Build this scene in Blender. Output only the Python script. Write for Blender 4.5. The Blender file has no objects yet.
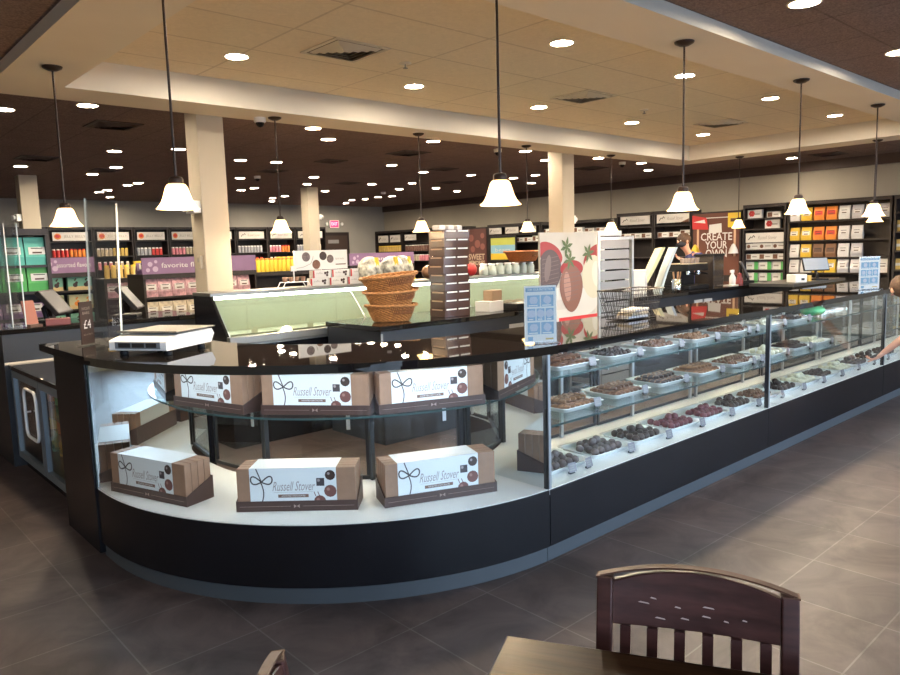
import bpy, math, random
from mathutils import Vector, Matrix
random.seed(7)
PI = math.pi
COL = bpy.context.scene.collection
SC = bpy.context.scene

# ---------------------------------------------------------------- materials
MATS = {}
def mat(name, col, rough=0.5, metal=0.0, emit=0.0, ecol=None, spec=0.5, noise=0.0, nscale=8.0, bump=0.0, coat=0.0, stretch=None):
    if name in MATS: return MATS[name]
    m = bpy.data.materials.new(name); m.use_nodes = True
    nt = m.node_tree; b = nt.nodes['Principled BSDF']
    b.inputs['Base Color'].default_value = (*col, 1)
    b.inputs['Roughness'].default_value = rough
    b.inputs['Metallic'].default_value = metal
    b.inputs['Specular IOR Level'].default_value = spec
    b.inputs['Coat Weight'].default_value = coat
    if emit:
        b.inputs['Emission Color'].default_value = (*(ecol or col), 1)
        b.inputs['Emission Strength'].default_value = emit
    if noise or bump:
        tc = nt.nodes.new('ShaderNodeTexCoord'); n = nt.nodes.new('ShaderNodeTexNoise')
        n.inputs['Scale'].default_value = nscale; n.inputs['Detail'].default_value = 5
        src = tc.outputs['Object']
        if stretch:
            mp = nt.nodes.new('ShaderNodeMapping'); mp.inputs['Scale'].default_value = stretch
            nt.links.new(src, mp.inputs['Vector']); src = mp.outputs['Vector']
        nt.links.new(src, n.inputs['Vector'])
        if noise:
            r = nt.nodes.new('ShaderNodeValToRGB')
            lo = [max(0, c * (1 - noise)) for c in col]; hi = [min(1, c * (1 + noise)) for c in col]
            r.color_ramp.elements[0].position = 0.3; r.color_ramp.elements[1].position = 0.7
            r.color_ramp.elements[0].color = (*lo, 1); r.color_ramp.elements[1].color = (*hi, 1)
            nt.links.new(n.outputs['Fac'], r.inputs['Fac']); nt.links.new(r.outputs['Color'], b.inputs['Base Color'])
        if bump:
            bp = nt.nodes.new('ShaderNodeBump'); bp.inputs['Strength'].default_value = bump; bp.inputs['Distance'].default_value = 0.01
            nt.links.new(n.outputs['Fac'], bp.inputs['Height']); nt.links.new(bp.outputs['Normal'], b.inputs['Normal'])
    MATS[name] = m
    return m

def glass_mat(name, tint, ior=1.45, extra=0.0):
    if name in MATS: return MATS[name]
    m = bpy.data.materials.new(name); m.use_nodes = True
    nt = m.node_tree; nt.nodes.clear()
    o = nt.nodes.new('ShaderNodeOutputMaterial'); mx = nt.nodes.new('ShaderNodeMixShader')
    t = nt.nodes.new('ShaderNodeBsdfTransparent'); g = nt.nodes.new('ShaderNodeBsdfGlossy')
    lw = nt.nodes.new('ShaderNodeLayerWeight'); lw.inputs['Blend'].default_value = .5
    pw = nt.nodes.new('ShaderNodeMath'); pw.operation = 'POWER'; pw.inputs[1].default_value = 5
    f = nt.nodes.new('ShaderNodeMapRange'); f.inputs['To Min'].default_value = ((ior-1)/(ior+1))**2; f.inputs['To Max'].default_value = 1
    nt.links.new(lw.outputs['Facing'], pw.inputs[0]); nt.links.new(pw.outputs[0], f.inputs['Value'])
    t.inputs['Color'].default_value = (*tint, 1); g.inputs['Roughness'].default_value = 0.0
    g.inputs['Color'].default_value = (.95, .98, 1, 1)
    fac = f.outputs[0]
    if extra:
        a = nt.nodes.new('ShaderNodeMath'); a.operation = 'ADD'; a.use_clamp = True; a.inputs[1].default_value = extra
        nt.links.new(fac, a.inputs[0]); fac = a.outputs[0]
    nt.links.new(fac, mx.inputs['Fac']); nt.links.new(t.outputs[0], mx.inputs[1]); nt.links.new(g.outputs[0], mx.inputs[2])
    nt.links.new(mx.outputs[0], o.inputs['Surface'])
    MATS[name] = m
    return m

def grid_mat(name, c1, c2, grout, w, h, off=(0, 0), mortar=0.004, rough=0.5, nscale=3.0, namt=0.35, spec=0.5, bump=0.0, speck=0.0):
    m = bpy.data.materials.new(name); m.use_nodes = True
    nt = m.node_tree; b = nt.nodes['Principled BSDF']
    tc = nt.nodes.new('ShaderNodeTexCoord'); mp = nt.nodes.new('ShaderNodeMapping')
    mp.inputs['Location'].default_value = (-off[0], -off[1], 0)
    nt.links.new(tc.outputs['Object'], mp.inputs['Vector'])
    br = nt.nodes.new('ShaderNodeTexBrick'); br.offset = 0.0; br.squash = 1.0
    br.inputs['Scale'].default_value = 1.0; br.inputs['Brick Width'].default_value = w; br.inputs['Row Height'].default_value = h
    br.inputs['Mortar Size'].default_value = mortar; br.inputs['Mortar Smooth'].default_value = 0.1; br.inputs['Bias'].default_value = 0
    br.inputs['Color1'].default_value = (*c1, 1); br.inputs['Color2'].default_value = (*c2, 1); br.inputs['Mortar'].default_value = (*grout, 1)
    nt.links.new(mp.outputs['Vector'], br.inputs['Vector'])
    n = nt.nodes.new('ShaderNodeTexNoise'); n.inputs['Scale'].default_value = nscale; n.inputs['Detail'].default_value = 8
    n.inputs['Roughness'].default_value = 0.62; n.inputs['Distortion'].default_value = 1.2
    nt.links.new(tc.outputs['Object'], n.inputs['Vector'])
    r = nt.nodes.new('ShaderNodeMapRange'); r.inputs['From Min'].default_value = 0.3; r.inputs['From Max'].default_value = 0.7
    r.inputs['To Min'].default_value = 1 - namt; r.inputs['To Max'].default_value = 1 + namt
    nt.links.new(n.outputs['Fac'], r.inputs['Value'])
    mul = nt.nodes.new('ShaderNodeVectorMath'); mul.operation = 'MULTIPLY'
    cb = nt.nodes.new('ShaderNodeCombineXYZ')
    for k in range(3): nt.links.new(r.outputs[0], cb.inputs[k])
    nt.links.new(br.outputs['Color'], mul.inputs[0]); nt.links.new(cb.outputs[0], mul.inputs[1])
    last = mul.outputs[0]
    if speck:
        n2 = nt.nodes.new('ShaderNodeTexNoise'); n2.inputs['Scale'].default_value = 90; n2.inputs['Detail'].default_value = 3
        nt.links.new(tc.outputs['Object'], n2.inputs['Vector'])
        r2 = nt.nodes.new('ShaderNodeMapRange'); r2.inputs['From Min'].default_value = 0.35; r2.inputs['From Max'].default_value = 0.65
        r2.inputs['To Min'].default_value = 1 - speck; r2.inputs['To Max'].default_value = 1 + speck
        nt.links.new(n2.outputs['Fac'], r2.inputs['Value'])
        cb2 = nt.nodes.new('ShaderNodeCombineXYZ')
        for k in range(3): nt.links.new(r2.outputs[0], cb2.inputs[k])
        m2 = nt.nodes.new('ShaderNodeVectorMath'); m2.operation = 'MULTIPLY'
        nt.links.new(last, m2.inputs[0]); nt.links.new(cb2.outputs[0], m2.inputs[1]); last = m2.outputs[0]
    nt.links.new(last, b.inputs['Base Color'])
    b.inputs['Roughness'].default_value = rough; b.inputs['Specular IOR Level'].default_value = spec
    if bump:
        bp = nt.nodes.new('ShaderNodeBump'); bp.inputs['Strength'].default_value = bump; bp.inputs['Distance'].default_value = 0.005
        nt.links.new(n.outputs['Fac'], bp.inputs['Height']); nt.links.new(bp.outputs['Normal'], b.inputs['Normal'])
    MATS[name] = m
    return m

# ---------------------------------------------------------------- mesh builder
TXT = {}
def text_mesh(s, shear=0.0, bold=0.0):
    k = (s, shear, bold)
    if k not in TXT:
        cu = bpy.data.curves.new('lettering', 'FONT'); cu.body = s; cu.shear = shear; cu.offset = bold
        cu.align_x = 'CENTER'; cu.align_y = 'CENTER'; cu.resolution_u = 2; cu.fill_mode = 'FRONT'
        o = bpy.data.objects.new('lettering', cu); COL.objects.link(o)
        bpy.context.view_layer.update()
        me = o.to_mesh()
        vs = [tuple(v.co[:2]) for v in me.vertices]; fs = [tuple(p.vertices) for p in me.polygons]
        o.to_mesh_clear(); bpy.data.objects.remove(o); bpy.data.curves.remove(cu)
        TXT[k] = (vs, fs)
    return TXT[k]

class MB:
    def __init__(s): s.v = []; s.f = []; s.m = []; s.s = []; s.mats = []
    def mi(s, m):
        if m not in s.mats: s.mats.append(m)
        return s.mats.index(m)
    def add(s, vs, fs, m, smooth=False, M=None):
        n = len(s.v); k = s.mi(m)
        for v in vs: s.v.append(tuple(M @ Vector(v)) if M else tuple(v))
        for f in fs: s.f.append(tuple(i + n for i in f)); s.m.append(k); s.s.append(smooth)
        return s
    def box(s, x0, y0, z0, x1, y1, z1, m, M=None):
        if x0 > x1: x0, x1 = x1, x0
        if y0 > y1: y0, y1 = y1, y0
        if z0 > z1: z0, z1 = z1, z0
        vs = [(x0,y0,z0),(x1,y0,z0),(x1,y1,z0),(x0,y1,z0),(x0,y0,z1),(x1,y0,z1),(x1,y1,z1),(x0,y1,z1)]
        return s.add(vs, [(0,3,2,1),(4,5,6,7),(0,1,5,4),(1,2,6,5),(2,3,7,6),(3,0,4,7)], m, False, M)
    def loft(s, rings, m, smooth=True, closed=True, caps=True, M=None):
        n = len(rings[0]); vs = [p for r in rings for p in r]; fs = []
        for i in range(len(rings) - 1):
            for j in range(n if closed else n - 1):
                k = (j + 1) % n
                fs.append((i*n+j, i*n+k, (i+1)*n+k, (i+1)*n+j))
        s.add(vs, fs, m, smooth, M)
        if caps and closed:
            s.add(list(rings[0]), [tuple(range(n))[::-1]], m, False, M)
            s.add(list(rings[-1]), [tuple(range(n))], m, False, M)
        return s
    def lathe(s, prof, m, n=20, c=(0,0,0), smooth=True, M=None, caps=True):
        rings = [[(c[0]+r*math.cos(2*PI*j/n), c[1]+r*math.sin(2*PI*j/n), c[2]+z) for j in range(n)] for r, z in prof]
        return s.loft(rings, m, smooth, True, caps, M)
    def tube(s, pts, r, m, n=8, closed=False, M=None, caps=True):
        pts = [Vector(p) for p in pts]; N = len(pts); rings = []
        up = None
        for i, p in enumerate(pts):
            a = pts[(i-1) % N] if (closed or i > 0) else p
            b = pts[(i+1) % N] if (closed or i < N-1) else p
            t = (b - a).normalized()
            if up is None:
                up = Vector((0,0,1)) if abs(t.z) < .9 else Vector((1,0,0))
            x = t.cross(up)
            if x.length < 1e-5: x = t.cross(Vector((0,1,0)))
            x.normalize(); y = x.cross(t); up = y
            rr = r[i] if isinstance(r, (list, tuple)) else r
            rings.append([tuple(p + x*rr*math.cos(2*PI*j/n) + y*rr*math.sin(2*PI*j/n)) for j in range(n)])
        if closed: rings.append(rings[0])
        return s.loft(rings, m, True, True, caps and not closed, M)
    def cyl(s, p0, p1, r, m, n=12, r1=None, M=None):
        return s.tube([p0, p1], [r, r if r1 is None else r1], m, n, M=M)
    def prism(s, poly, z0, z1, m, M=None, smooth=False):
        n = len(poly)
        vs = [(x,y,z0) for x,y in poly] + [(x,y,z1) for x,y in poly]
        fs = [tuple(range(n))[::-1], tuple(range(n, 2*n))] + [(i,(i+1)%n,n+(i+1)%n,n+i) for i in range(n)]
        return s.add(vs, fs, m, smooth, M)
    def ell(s, c, r, m, n=10, k=6, M=None, top=False):
        rings = []
        for i in range(k + 1):
            a = -PI/2 + PI*i/k if not top else PI/2*i/k
            q = max(math.cos(a), 0.02)
            rings.append([(c[0]+r[0]*q*math.cos(2*PI*j/n), c[1]+r[1]*q*math.sin(2*PI*j/n), c[2]+r[2]*math.sin(a)) for j in range(n)])
        return s.loft(rings, m, True, True, True, M)
    def text(s, t, size, M, m, shear=0.0, bold=0.0, width=None, depth=0.0008):
        vs, fs = text_mesh(t, shear, bold)
        if not vs: return s
        x0 = min(v[0] for v in vs); x1 = max(v[0] for v in vs)
        sx = size if width is None else width / (x1 - x0)
        cx = (x0 + x1) / 2
        return s.add([((v[0]-cx)*sx, v[1]*size, depth) for v in vs], fs, m, False, M)
    def build(s, name, parent=None, loc=(0,0,0), rz=0.0, bevel=0.0, seg=2):
        me = bpy.data.meshes.new(name)
        me.from_pydata(s.v, [], s.f)
        for m in s.mats: me.materials.append(m)
        me.polygons.foreach_set('material_index', s.m); me.polygons.foreach_set('use_smooth', s.s)
        me.validate(); me.update()
        o = bpy.data.objects.new(name, me); COL.objects.link(o)
        o.location = loc; o.rotation_euler = (0, 0, rz)
        if parent: o.parent = parent
        if bevel:
            b = o.modifiers.new('edge', 'BEVEL'); b.width = bevel; b.segments = seg; b.limit_method = 'ANGLE'; b.angle_limit = math.radians(35)
        return o

def tag(o, label=None, cat=None, group=None, kind=None):
    if label: o['label'] = label
    if cat: o['category'] = cat
    if group: o['group'] = group
    if kind: o['kind'] = kind
    return o
def thing(name, label, cat, loc=(0,0,0), rz=0.0, group=None):
    o = bpy.data.objects.new(name, None); COL.objects.link(o); o.empty_display_size = .1
    o.location = loc; o.rotation_euler = (0,0,rz)
    return tag(o, label, cat, group)
def dup(o, loc=None, rz=None, label=None, group=None, parent=None):
    c = o.copy(); COL.objects.link(c)
    if parent: c.parent = parent
    if loc is not None: c.location = loc
    if rz is not None: c.rotation_euler = (0,0,rz)
    if label: c['label'] = label
    if group: c['group'] = group
    for ch in o.children: dup(ch, parent=c)
    return c
def struct(o, label, cat): return tag(o, label, cat, None, 'structure')
def face(px, py, pz, az, tilt=0.0):   # frame whose local +z points to azimuth az (radians), local y up: for lettering on upright faces
    M = Matrix.Translation((px,py,pz)) @ Matrix.Rotation(az + PI/2, 4, 'Z') @ Matrix.Rotation(PI/2 - tilt, 4, 'X')
    return M
SOUTH = -PI/2; WEST = PI; EAST = 0.0
SKY = 7.6; EXPO = 0.88
# ---------------------------------------------------------------- palette
cream = mat('cream_paint', (.45,.395,.305), .7, noise=.04, nscale=2)
wallpaint = mat('wall_paint', (.37,.335,.27), .8, noise=.04, nscale=2)
wallgrey = mat('wall_paint_grey', (.33,.315,.28), .8, noise=.04, nscale=2)
white_p = mat('white_soffit_paint', (.74,.70,.62), .65, noise=.03, nscale=2)
dark_trim = mat('dark_brown_trim', (.07,.045,.038), .5)
blackwood = mat('black_laminate', (.006,.006,.008), .26, spec=.35, noise=.2, nscale=3)
darkwood = mat('dark_espresso_wood', (.017,.011,.010), .5, noise=.3, nscale=4, stretch=(8,8,.6))
kickm = mat('grey_rubber_kick', (.055,.065,.075), .42)
granite = mat('black_polished_stone', (.009,.008,.008), .02, spec=.6, noise=.4, nscale=60)
whitelam = mat('white_laminate', (.86,.85,.82), .35)
steel = mat('brushed_steel', (.28,.28,.27), .5, 1.0)
alu = mat('aluminium', (.75,.76,.78), .3, 1.0)
chrome = mat('chrome', (.8,.8,.8), .08, 1.0)
blackm = mat('black_metal', (.015,.015,.017), .35, spec=.5)
blackp = mat('black_plastic', (.012,.012,.014), .42, spec=.18)
bronze = mat('dark_bronze', (.045,.03,.024), .35, .6)
glass = glass_mat('clear_glass', (.965,.985,.985), 1.27)
shelfglass = glass_mat('green_edge_glass', (.86,.95,.93))
acryl = glass_mat('clear_acrylic', (.93,.93,.92), 1.4)
edgeglass = mat('glass_edge', (.03,.06,.06), .3, spec=.2)
fridgeglass = glass_mat('greenish_case_glass', (.88,.91,.80), 1.5, .10)
winglass = glass_mat('window_glass', (.97,.98,.98), 1.3)
mirror = mat('mirror', (.80,.85,.86), .02, 1.0)
white = mat('white_plastic', (.82,.82,.80), .35)
paper = mat('white_paper', (.70,.69,.66), .6)
black = mat('black_ink', (.012,.012,.014), .5)
brownink = mat('brown_ink', (.10,.05,.032), .5)
greyink = mat('grey_ink', (.32,.29,.26), .6)
tan = mat('tan_card', (.31,.175,.11), .5, noise=.08, nscale=20)
carton_b = mat('dark_brown_card', (.062,.030,.024), .45)
rim_l = mat('downlight_trim', (.75,.70,.62), .5)
lampon = mat('downlight_glow', (1,.93,.8), .5, emit=230, ecol=(1,.83,.62))
shadem = mat('frosted_glass_shade', (.8,.7,.5), .5, emit=2.6, ecol=(1,.68,.30))
_n = shadem.node_tree; _o = _n.nodes['Material Output']; _m = _n.nodes.new('ShaderNodeMixShader'); _m.inputs[0].default_value = .45; _t = _n.nodes.new('ShaderNodeBsdfTransparent'); _t.inputs['Color'].default_value = (1,.86,.66,1)
_n.links.new(_n.nodes['Principled BSDF'].outputs[0], _m.inputs[1]); _n.links.new(_t.outputs[0], _m.inputs[2]); _n.links.new(_m.outputs[0], _o.inputs['Surface'])
bulbm = mat('lamp_bulb_glow', (1,.9,.7), .5, emit=30, ecol=(1,.78,.5))
purple = mat('purple_card', (.22,.13,.26), .55, noise=.1)
yellow = mat('yellow_card', (.75,.52,.04), .5)
red = mat('red_card', (.55,.03,.03), .45)
green = mat('green_card', (.10,.45,.12), .5)
teal = mat('teal_card', (.12,.50,.42), .5)
orange = mat('orange_card', (.70,.22,.03), .5)
pink = mat('pink_card', (.65,.22,.28), .5)
gold = mat('gold_card', (.55,.38,.10), .45)
beige = mat('beige_card', (.50,.42,.30), .55, noise=.15, nscale=30)
blue = mat('blue_print', (.15,.30,.45), .5)
silverbag = mat('silver_pouch', (.55,.55,.58), .32, .3, bump=.3, nscale=25)
whitebag = mat('white_pouch', (.72,.70,.68), .35, bump=.3, nscale=25)
brownbag = mat('brown_pouch', (.20,.10,.05), .4, bump=.3, nscale=25)
yellowbag = mat('yellow_pouch', (.75,.50,.06), .38, bump=.3, nscale=25)
orangebag = mat('orange_pouch', (.75,.25,.04), .38, bump=.3, nscale=25)
wicker = mat('wicker', (.42,.20,.07), .55, noise=.35, nscale=60)
wicker_d = mat('dark_wicker', (.25,.10,.035), .6, noise=.35, nscale=60)
choc_d = mat('dark_chocolate', (.050,.028,.022), .35, noise=.25, nscale=60, bump=.3)
choc_m = mat('milk_chocolate', (.17,.075,.04), .35, noise=.2, nscale=60, bump=.3)
choc_l = mat('light_chocolate', (.30,.15,.075), .45, noise=.2, nscale=60, bump=.3)
choc_r = mat('berry_chocolate', (.16,.04,.05), .35, noise=.25, nscale=60, bump=.3)
choc_w = mat('white_chocolate', (.75,.68,.50), .4, noise=.08, nscale=60)
choc_g = mat('grey_dusted_chocolate', (.14,.105,.10), .5, noise=.3, nscale=80, bump=.3)
skin = mat('skin', (.60,.32,.22), .55)
hairm = mat('brown_hair', (.07,.035,.018), .55, noise=.4, nscale=60, bump=.4)

# ---------------------------------------------------------------- room
WX0, WX1, WY0, WY1, HC = -3.0, 13.3, -3.0, 17.5, 2.95
floor_m = grid_mat('floor_tile', (.080,.058,.054), (.057,.044,.043), (.115,.10,.096), .465, .465, (.88-.465*10, 1.38-.465*10), .0035, .46, 2.6, .55, .4, .06)
ceil_m = grid_mat('brown_ceiling_tile', (.22,.165,.155), (.205,.155,.145), (.155,.118,.108), .61, .61, (0,0), .008, .9, 30, .12, .2, speck=.25)
tray_m = grid_mat('cream_ceiling_tile', (.80,.71,.57), (.77,.69,.55), (.63,.55,.44), 1.22, .61, (0.2,0.1), .010, .9, 20, .06, .2)

struct(MB().box(WX0-.2, WY0-.2, -.1, WX1+.2, WY1+.2, 0, floor_m).build('floor'), 'brown slate look tile floor', 'floor')
OX0, OX1, OY0, OY1 = 1.19, 10.92, 2.30, 6.40     # soffit ring outside
IX0, IX1, IY0, IY1 = 1.63, 10.42, 2.74, 5.93     # soffit ring inside
ZS, ZT = 2.87, 3.09
b = MB()
b.box(WX0-.2, WY0-.2, HC, WX1+.2, OY0, HC+.4, ceil_m); b.box(WX0-.2, OY1, HC, WX1+.2, WY1+.2, HC+.4, ceil_m)
b.box(WX0-.2, OY0, HC, OX0, OY1, HC+.4, ceil_m); b.box(OX1, OY0, HC, WX1+.2, OY1, HC+.4, ceil_m)
struct(b.build('ceiling'), 'dark brown tiled ceiling around the raised tray', 'ceiling')
struct(MB().box(IX0, IY0, ZT, IX1, IY1, HC+.4, tray_m).build('ceiling_tray'), 'cream tiled tray ceiling above the counters', 'ceiling')
b = MB()
for (x0,y0,x1,y1) in ((OX0,OY0,OX1,IY0),(OX0,IY1,OX1,OY1),(OX0,IY0,IX0,IY1),(IX1,IY0,OX1,IY1)):
    b.box(x0, y0, ZS, x1, y1, HC+.4, white_p)
struct(b.build('trim_1'), 'cream dropped soffit ring around the tray ceiling', 'soffit')
struct(MB().box(WX0, WY1, 0, WX1, WY1+.2, HC, wallgrey).build('wall_back'), 'beige back wall above the dark shelving', 'wall')
struct(MB().box(WX1, WY0, 0, WX1+.2, WY1+.2, HC, wallpaint).build('wall_right'), 'beige right hand wall above the dark shelving', 'wall')
struct(MB().box(WX0-.2, WY0, 0, WX0, WY1+.2, HC, wallpaint).build('wall_left'), 'beige left hand wall', 'wall')
struct(MB().box(WX1-.05, WY0, HC-.16, WX1, WY1, HC, dark_trim).build('trim_2'), 'dark brown band along the top of the right wall', 'trim')
# front wall with shop windows behind the camera
b = MB(); win = []
NW = 8; w0 = (WX1 - WX0) / NW
b.box(WX0-.2, WY0-.2, 0, WX1+.2, WY0, .35, wallpaint); b.box(WX0-.2, WY0-.2, 2.72, WX1+.2, WY0, HC, wallpaint)
for i in range(NW + 1): b.box(max(WX0-.2, WX0+i*w0-.12), WY0-.2, .35, min(WX1+.2, WX0+i*w0+.12), WY0, 2.72, wallpaint)
struct(b.build('wall_front'), 'beige front wall around the shop windows', 'wall')
for i in range(NW):
    x0 = WX0+i*w0+.12; x1 = WX0+(i+1)*w0-.12
    f = MB()
    for (a,c,d,e) in ((x0,.35,x1,.41),(x0,2.66,x1,2.72),(x0,.41,x0+.05,2.66),(x1-.05,.41,x1,2.66),((x0+x1)/2-.02,.41,(x0+x1)/2+.02,2.66)):
        f.box(a, WY0-.13, c, d, WY0-.07, e, blackm)
    fo = struct(f.build('window_%d' % (i+1)), 'shop front window in a black frame', 'window')
    MB().box(x0+.04, WY0-.105, .40, x1-.04, WY0-.095, 2.67, winglass).build('pane', fo)
struct(MB().box(-40, -60, -.25, 50, WY0-.2, -.12, mat('asphalt', (.16,.16,.16), .8, noise=.2, nscale=2)).build('ground'), 'grey paved ground outside the shop', 'ground')

for k, (x, y, top, lab) in enumerate(((2.82,6.41,HC,'square cream column behind the left end of the glass case'), (7.95,6.41,HC,'square cream column behind the strawberry poster'),
        (2.75,12.80,HC,'far cream column left of the first pendants'), (7.83,12.80,HC,'far cream column beside the illuminated exit sign'))):
    b = MB().box(0, 0, 0, .255, .255, top, cream)
    c = struct(b.build('column', loc=(x,y,0), bevel=.008), lab, 'column')
# door in the back wall
d = struct(MB().box(11.05, WY1-.05, 0, 11.98, WY1, 2.21, darkwood).build('door_1'), 'dark brown door in the back wall below the exit sign', 'door')
MB().box(11.13, WY1-.08, .03, 11.90, WY1-.05, 2.12, mat('door_panel', (.05,.032,.026), .4)).build('leaf', d)
MB().box(11.25, WY1-.09, 1.90, 11.60, WY1-.08, 2.0, mat('door_plate', (.25,.25,.25), .4)).build('sign_plate', d)
MB().cyl((11.82,WY1-.10,1.0),(11.70,WY1-.10,1.0),.015,steel).build('handle', d)

# ---------------------------------------------------------------- ceiling fittings
TRAY = [(2.64,5.21),(4.36,3.51),(4.36,5.21),(6.08,5.21),(6.08,3.51),(7.80,3.51),(9.55,3.51),(7.80,5.21),(9.52,5.21),(2.64,3.51)]  # last entry is an added downlight continuing the grid, just above the view
DARK = [(4.45,1.82),(6.18,1.84),(2.07,6.91),(1.54,7.47),(2.55,11.67),(3.14,9.59),(3.73,9.05),(3.68,11.21),(3.66,12.26),(4.7,13.78),(4.73,13.35),(4.69,15.38),(4.69,14.89),(5.24,16.5),(4.85,9.65),(5.39,9.61),(5.92,11.83),(6.98,13.93),(7.01,13.43),(8.59,15.57),(8.56,14.96),(9.03,16.42),(7.77,6.92),(9.39,6.87),(8.84,7.45),(10.44,9.06),(10.47,9.64),(11.62,10.2),(9.32,9.62),(6.05,6.9),(7.11,9.1),(8.2,9.64),(9.29,11.27),(10.5,11.93),(11.49,12.33),(9.9,12.45),(10.95,14.05),(10.81,14.43),(10.88,15.07),(10.76,15.47),(11.23,16.43),(8.68,11.77),(6.97,11.14),(7.53,12.29),(8.69,13.48),(4.32,6.87),(4.87,7.43),(10.62,6.91),(11.73,7.48),(12.39,5.2),
        (-1.5,1.5),(10.5,-1),(-1,5)]  # these downlights are invented extras lighting the shop out of view
dl = thing('recessed_downlight', 'x', 'ceiling light', (0,0,0))
MB().lathe([(.095,0),(.095,-.006),(.082,-.008),(.080,.0),(.080,.004)], rim_l, 20, caps=False).build('trim_ring', dl)
MB().lathe([(.079,-.003),(.079,-.0029)], lampon, 20).build('lamp', dl)
first = True
for L, z, lab, grp in ((TRAY, ZT, 'round recessed downlight glowing in the cream tray ceiling', 'downlights in the tray ceiling'), (DARK, HC, 'round recessed downlight glowing in the dark brown ceiling', 'downlights in the dark ceiling')):
    for (x, y) in L:
        if first: o = dl; o.location = (x,y,z); first = False; o['label'] = lab; o['group'] = grp
        else: o = dup(dl, (x,y,z), 0, lab, grp)

# pendants
def make_pendant(L):
    t = thing('pendant_lamp', 'x', 'pendant lamp', (0,0,0))
    MB().lathe([(.012,-.028),(.03,-.026),(.058,-.012),(.062,-.004),(.062,0)], bronze, 20).build('canopy', t)
    MB().cyl((0,0,-.02),(0,0,-L+.10),.0065,bronze,8).build('stem', t)
    MB().lathe([(.018,-L+.108),(.028,-L+.105),(.034,-L+.095),(.034,-L+.076),(.030,-L+.068)], bronze, 16).build('fitter', t)
    pr = [(.030,-L+.074),(.042,-L+.070),(.052,-L+.056),(.060,-L+.030),(.069,-L+.002),(.081,-L-.022),(.096,-L-.040),(.103,-L-.044),(.101,-L-.047),(.092,-L-.043),(.077,-L-.026),(.065,-L-.002),(.056,-L+.026),(.048,-L+.050),(.036,-L+.064)]
    MB().lathe([(r*.98, z) for r, z in pr], shadem, 24, caps=False).build('lamp_shade', t)
    MB().ell((0,0,-L+.01),(.024,.024,.035), bulbm, 10, 6).build('bulb', t)
    la = bpy.data.lights.new('lamp_light','POINT'); la.energy = 34; la.color = (1,.76,.48); la.shadow_soft_size = .03
    lo = bpy.data.objects.new('lamp_light', la); COL.objects.link(lo); lo.location = (0,0,-L-.03); lo.parent = t
    return t
PL = ZS - 1.862
pend = make_pendant(PL); used = False
for (x, y, lab) in ((1.41,5.36,'pendant lamp nearest the left edge of the photo, above the clear shield'),(1.42,3.50,'large pendant lamp above the white scale, its rod cut off at the top'),
        (2.62,2.50,'pendant lamp above the safety notice, rod running out of the top'),(4.34,2.51,'pendant lamp right of the sheet rack, over the first straight case'),
        (6.12,2.51,'pendant lamp over the second straight case, before the left pouches'),(7.88,2.51,'pendant lamp at far right end of the long glass case'),
        (3.47,6.17,'far pendant lamp just right of the near cream column'),(5.20,6.17,'far pendant lamp above the wicker baskets and ribbon bags'),
        (6.95,6.17,'small far pendant lamp just left of the strawberry poster'),(8.73,6.17,'small far pendant lamp showing above the sheet rack'),
        (10.68,5.25,'far pendant lamp at the right corner of the brown lettered poster'),(10.66,3.38,'far pendant lamp half hidden behind the rightmost lamp over the case')):
    if x < 1.5:
        o = make_pendant(PL - .022); o.location = (x,y,ZS); o['label'] = lab
    elif not used: pend.location = (x,y,ZS); pend['label'] = lab; used = True
    else: dup(pend, (x,y,ZS), 0, lab)
# air vents
def vent(x, y, z, m1, lab, w=.6, grp=None):
    t = thing('ceiling_vent', lab, 'air vent', (x,y,z), 0, grp)
    fr = MB()
    for (a,c,d,e) in ((-w/2,-w/2,w/2,-w/2+.03),(-w/2,w/2-.03,w/2,w/2),(-w/2,-w/2+.03,-w/2+.03,w/2-.03),(w/2-.03,-w/2+.03,w/2,w/2-.03)): fr.box(a,c,-.008,d,e,0,m1)
    fr.build('frame', t)
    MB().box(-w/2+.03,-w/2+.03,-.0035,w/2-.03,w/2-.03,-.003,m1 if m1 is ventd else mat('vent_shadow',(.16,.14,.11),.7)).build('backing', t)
    lv = MB()
    for i in range(4):
        q = w/2 - .05 - i*(w/2-.06)/4
        for sgn in (-1, 1):
            lv.add([(-q,sgn*q,-.004),(q,sgn*q,-.004),(q-.03,sgn*(q-.03),-.022),(-(q-.03),sgn*(q-.03),-.022)], [(0,1,2,3)], m1)
            lv.add([(sgn*q,-q,-.004),(sgn*q,q,-.004),(sgn*(q-.03),q-.03,-.022),(sgn*(q-.03),-(q-.03),-.022)], [(0,1,2,3)], m1)
    lv.build('louvre', t)
ventw = mat('vent_cream', (.60,.55,.46), .5); ventd = mat('vent_dark', (.05,.036,.032), .6)
vent(3.2,4.6,ZT,ventw,'square cream ceiling vent nearest the camera in the tray ceiling',.48)
vent(6.06,4.6,ZT,ventw,'square cream ceiling vent in the middle of the tray ceiling',.48)
vent(8.84,4.6,ZT,ventw,'square cream ceiling vent at the far end of the tray ceiling',.48)
for (x,y,l) in ((2.56,7.78,'nearest at upper left'),(2.53,10.69,'at the left edge of the photo'),(6.46,7.9,'above the far pendant over the baskets'),(10.44,7.81,'just right of the far cream column'),(12.4,4.64,'near the right wall band')):
    vent(x,y,HC,ventd,'dark vent in the brown ceiling ' + l, .45)
for (x,y) in ((3.66,11.65),(6.02,9.14),(8.13,11.8),(8.22,9.13),(9.86,10.78),(5.89,10.65)):
    vent(x,y,HC,ventd,'small far dark vent in the brown ceiling', .36, 'small far ceiling vents')
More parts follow.
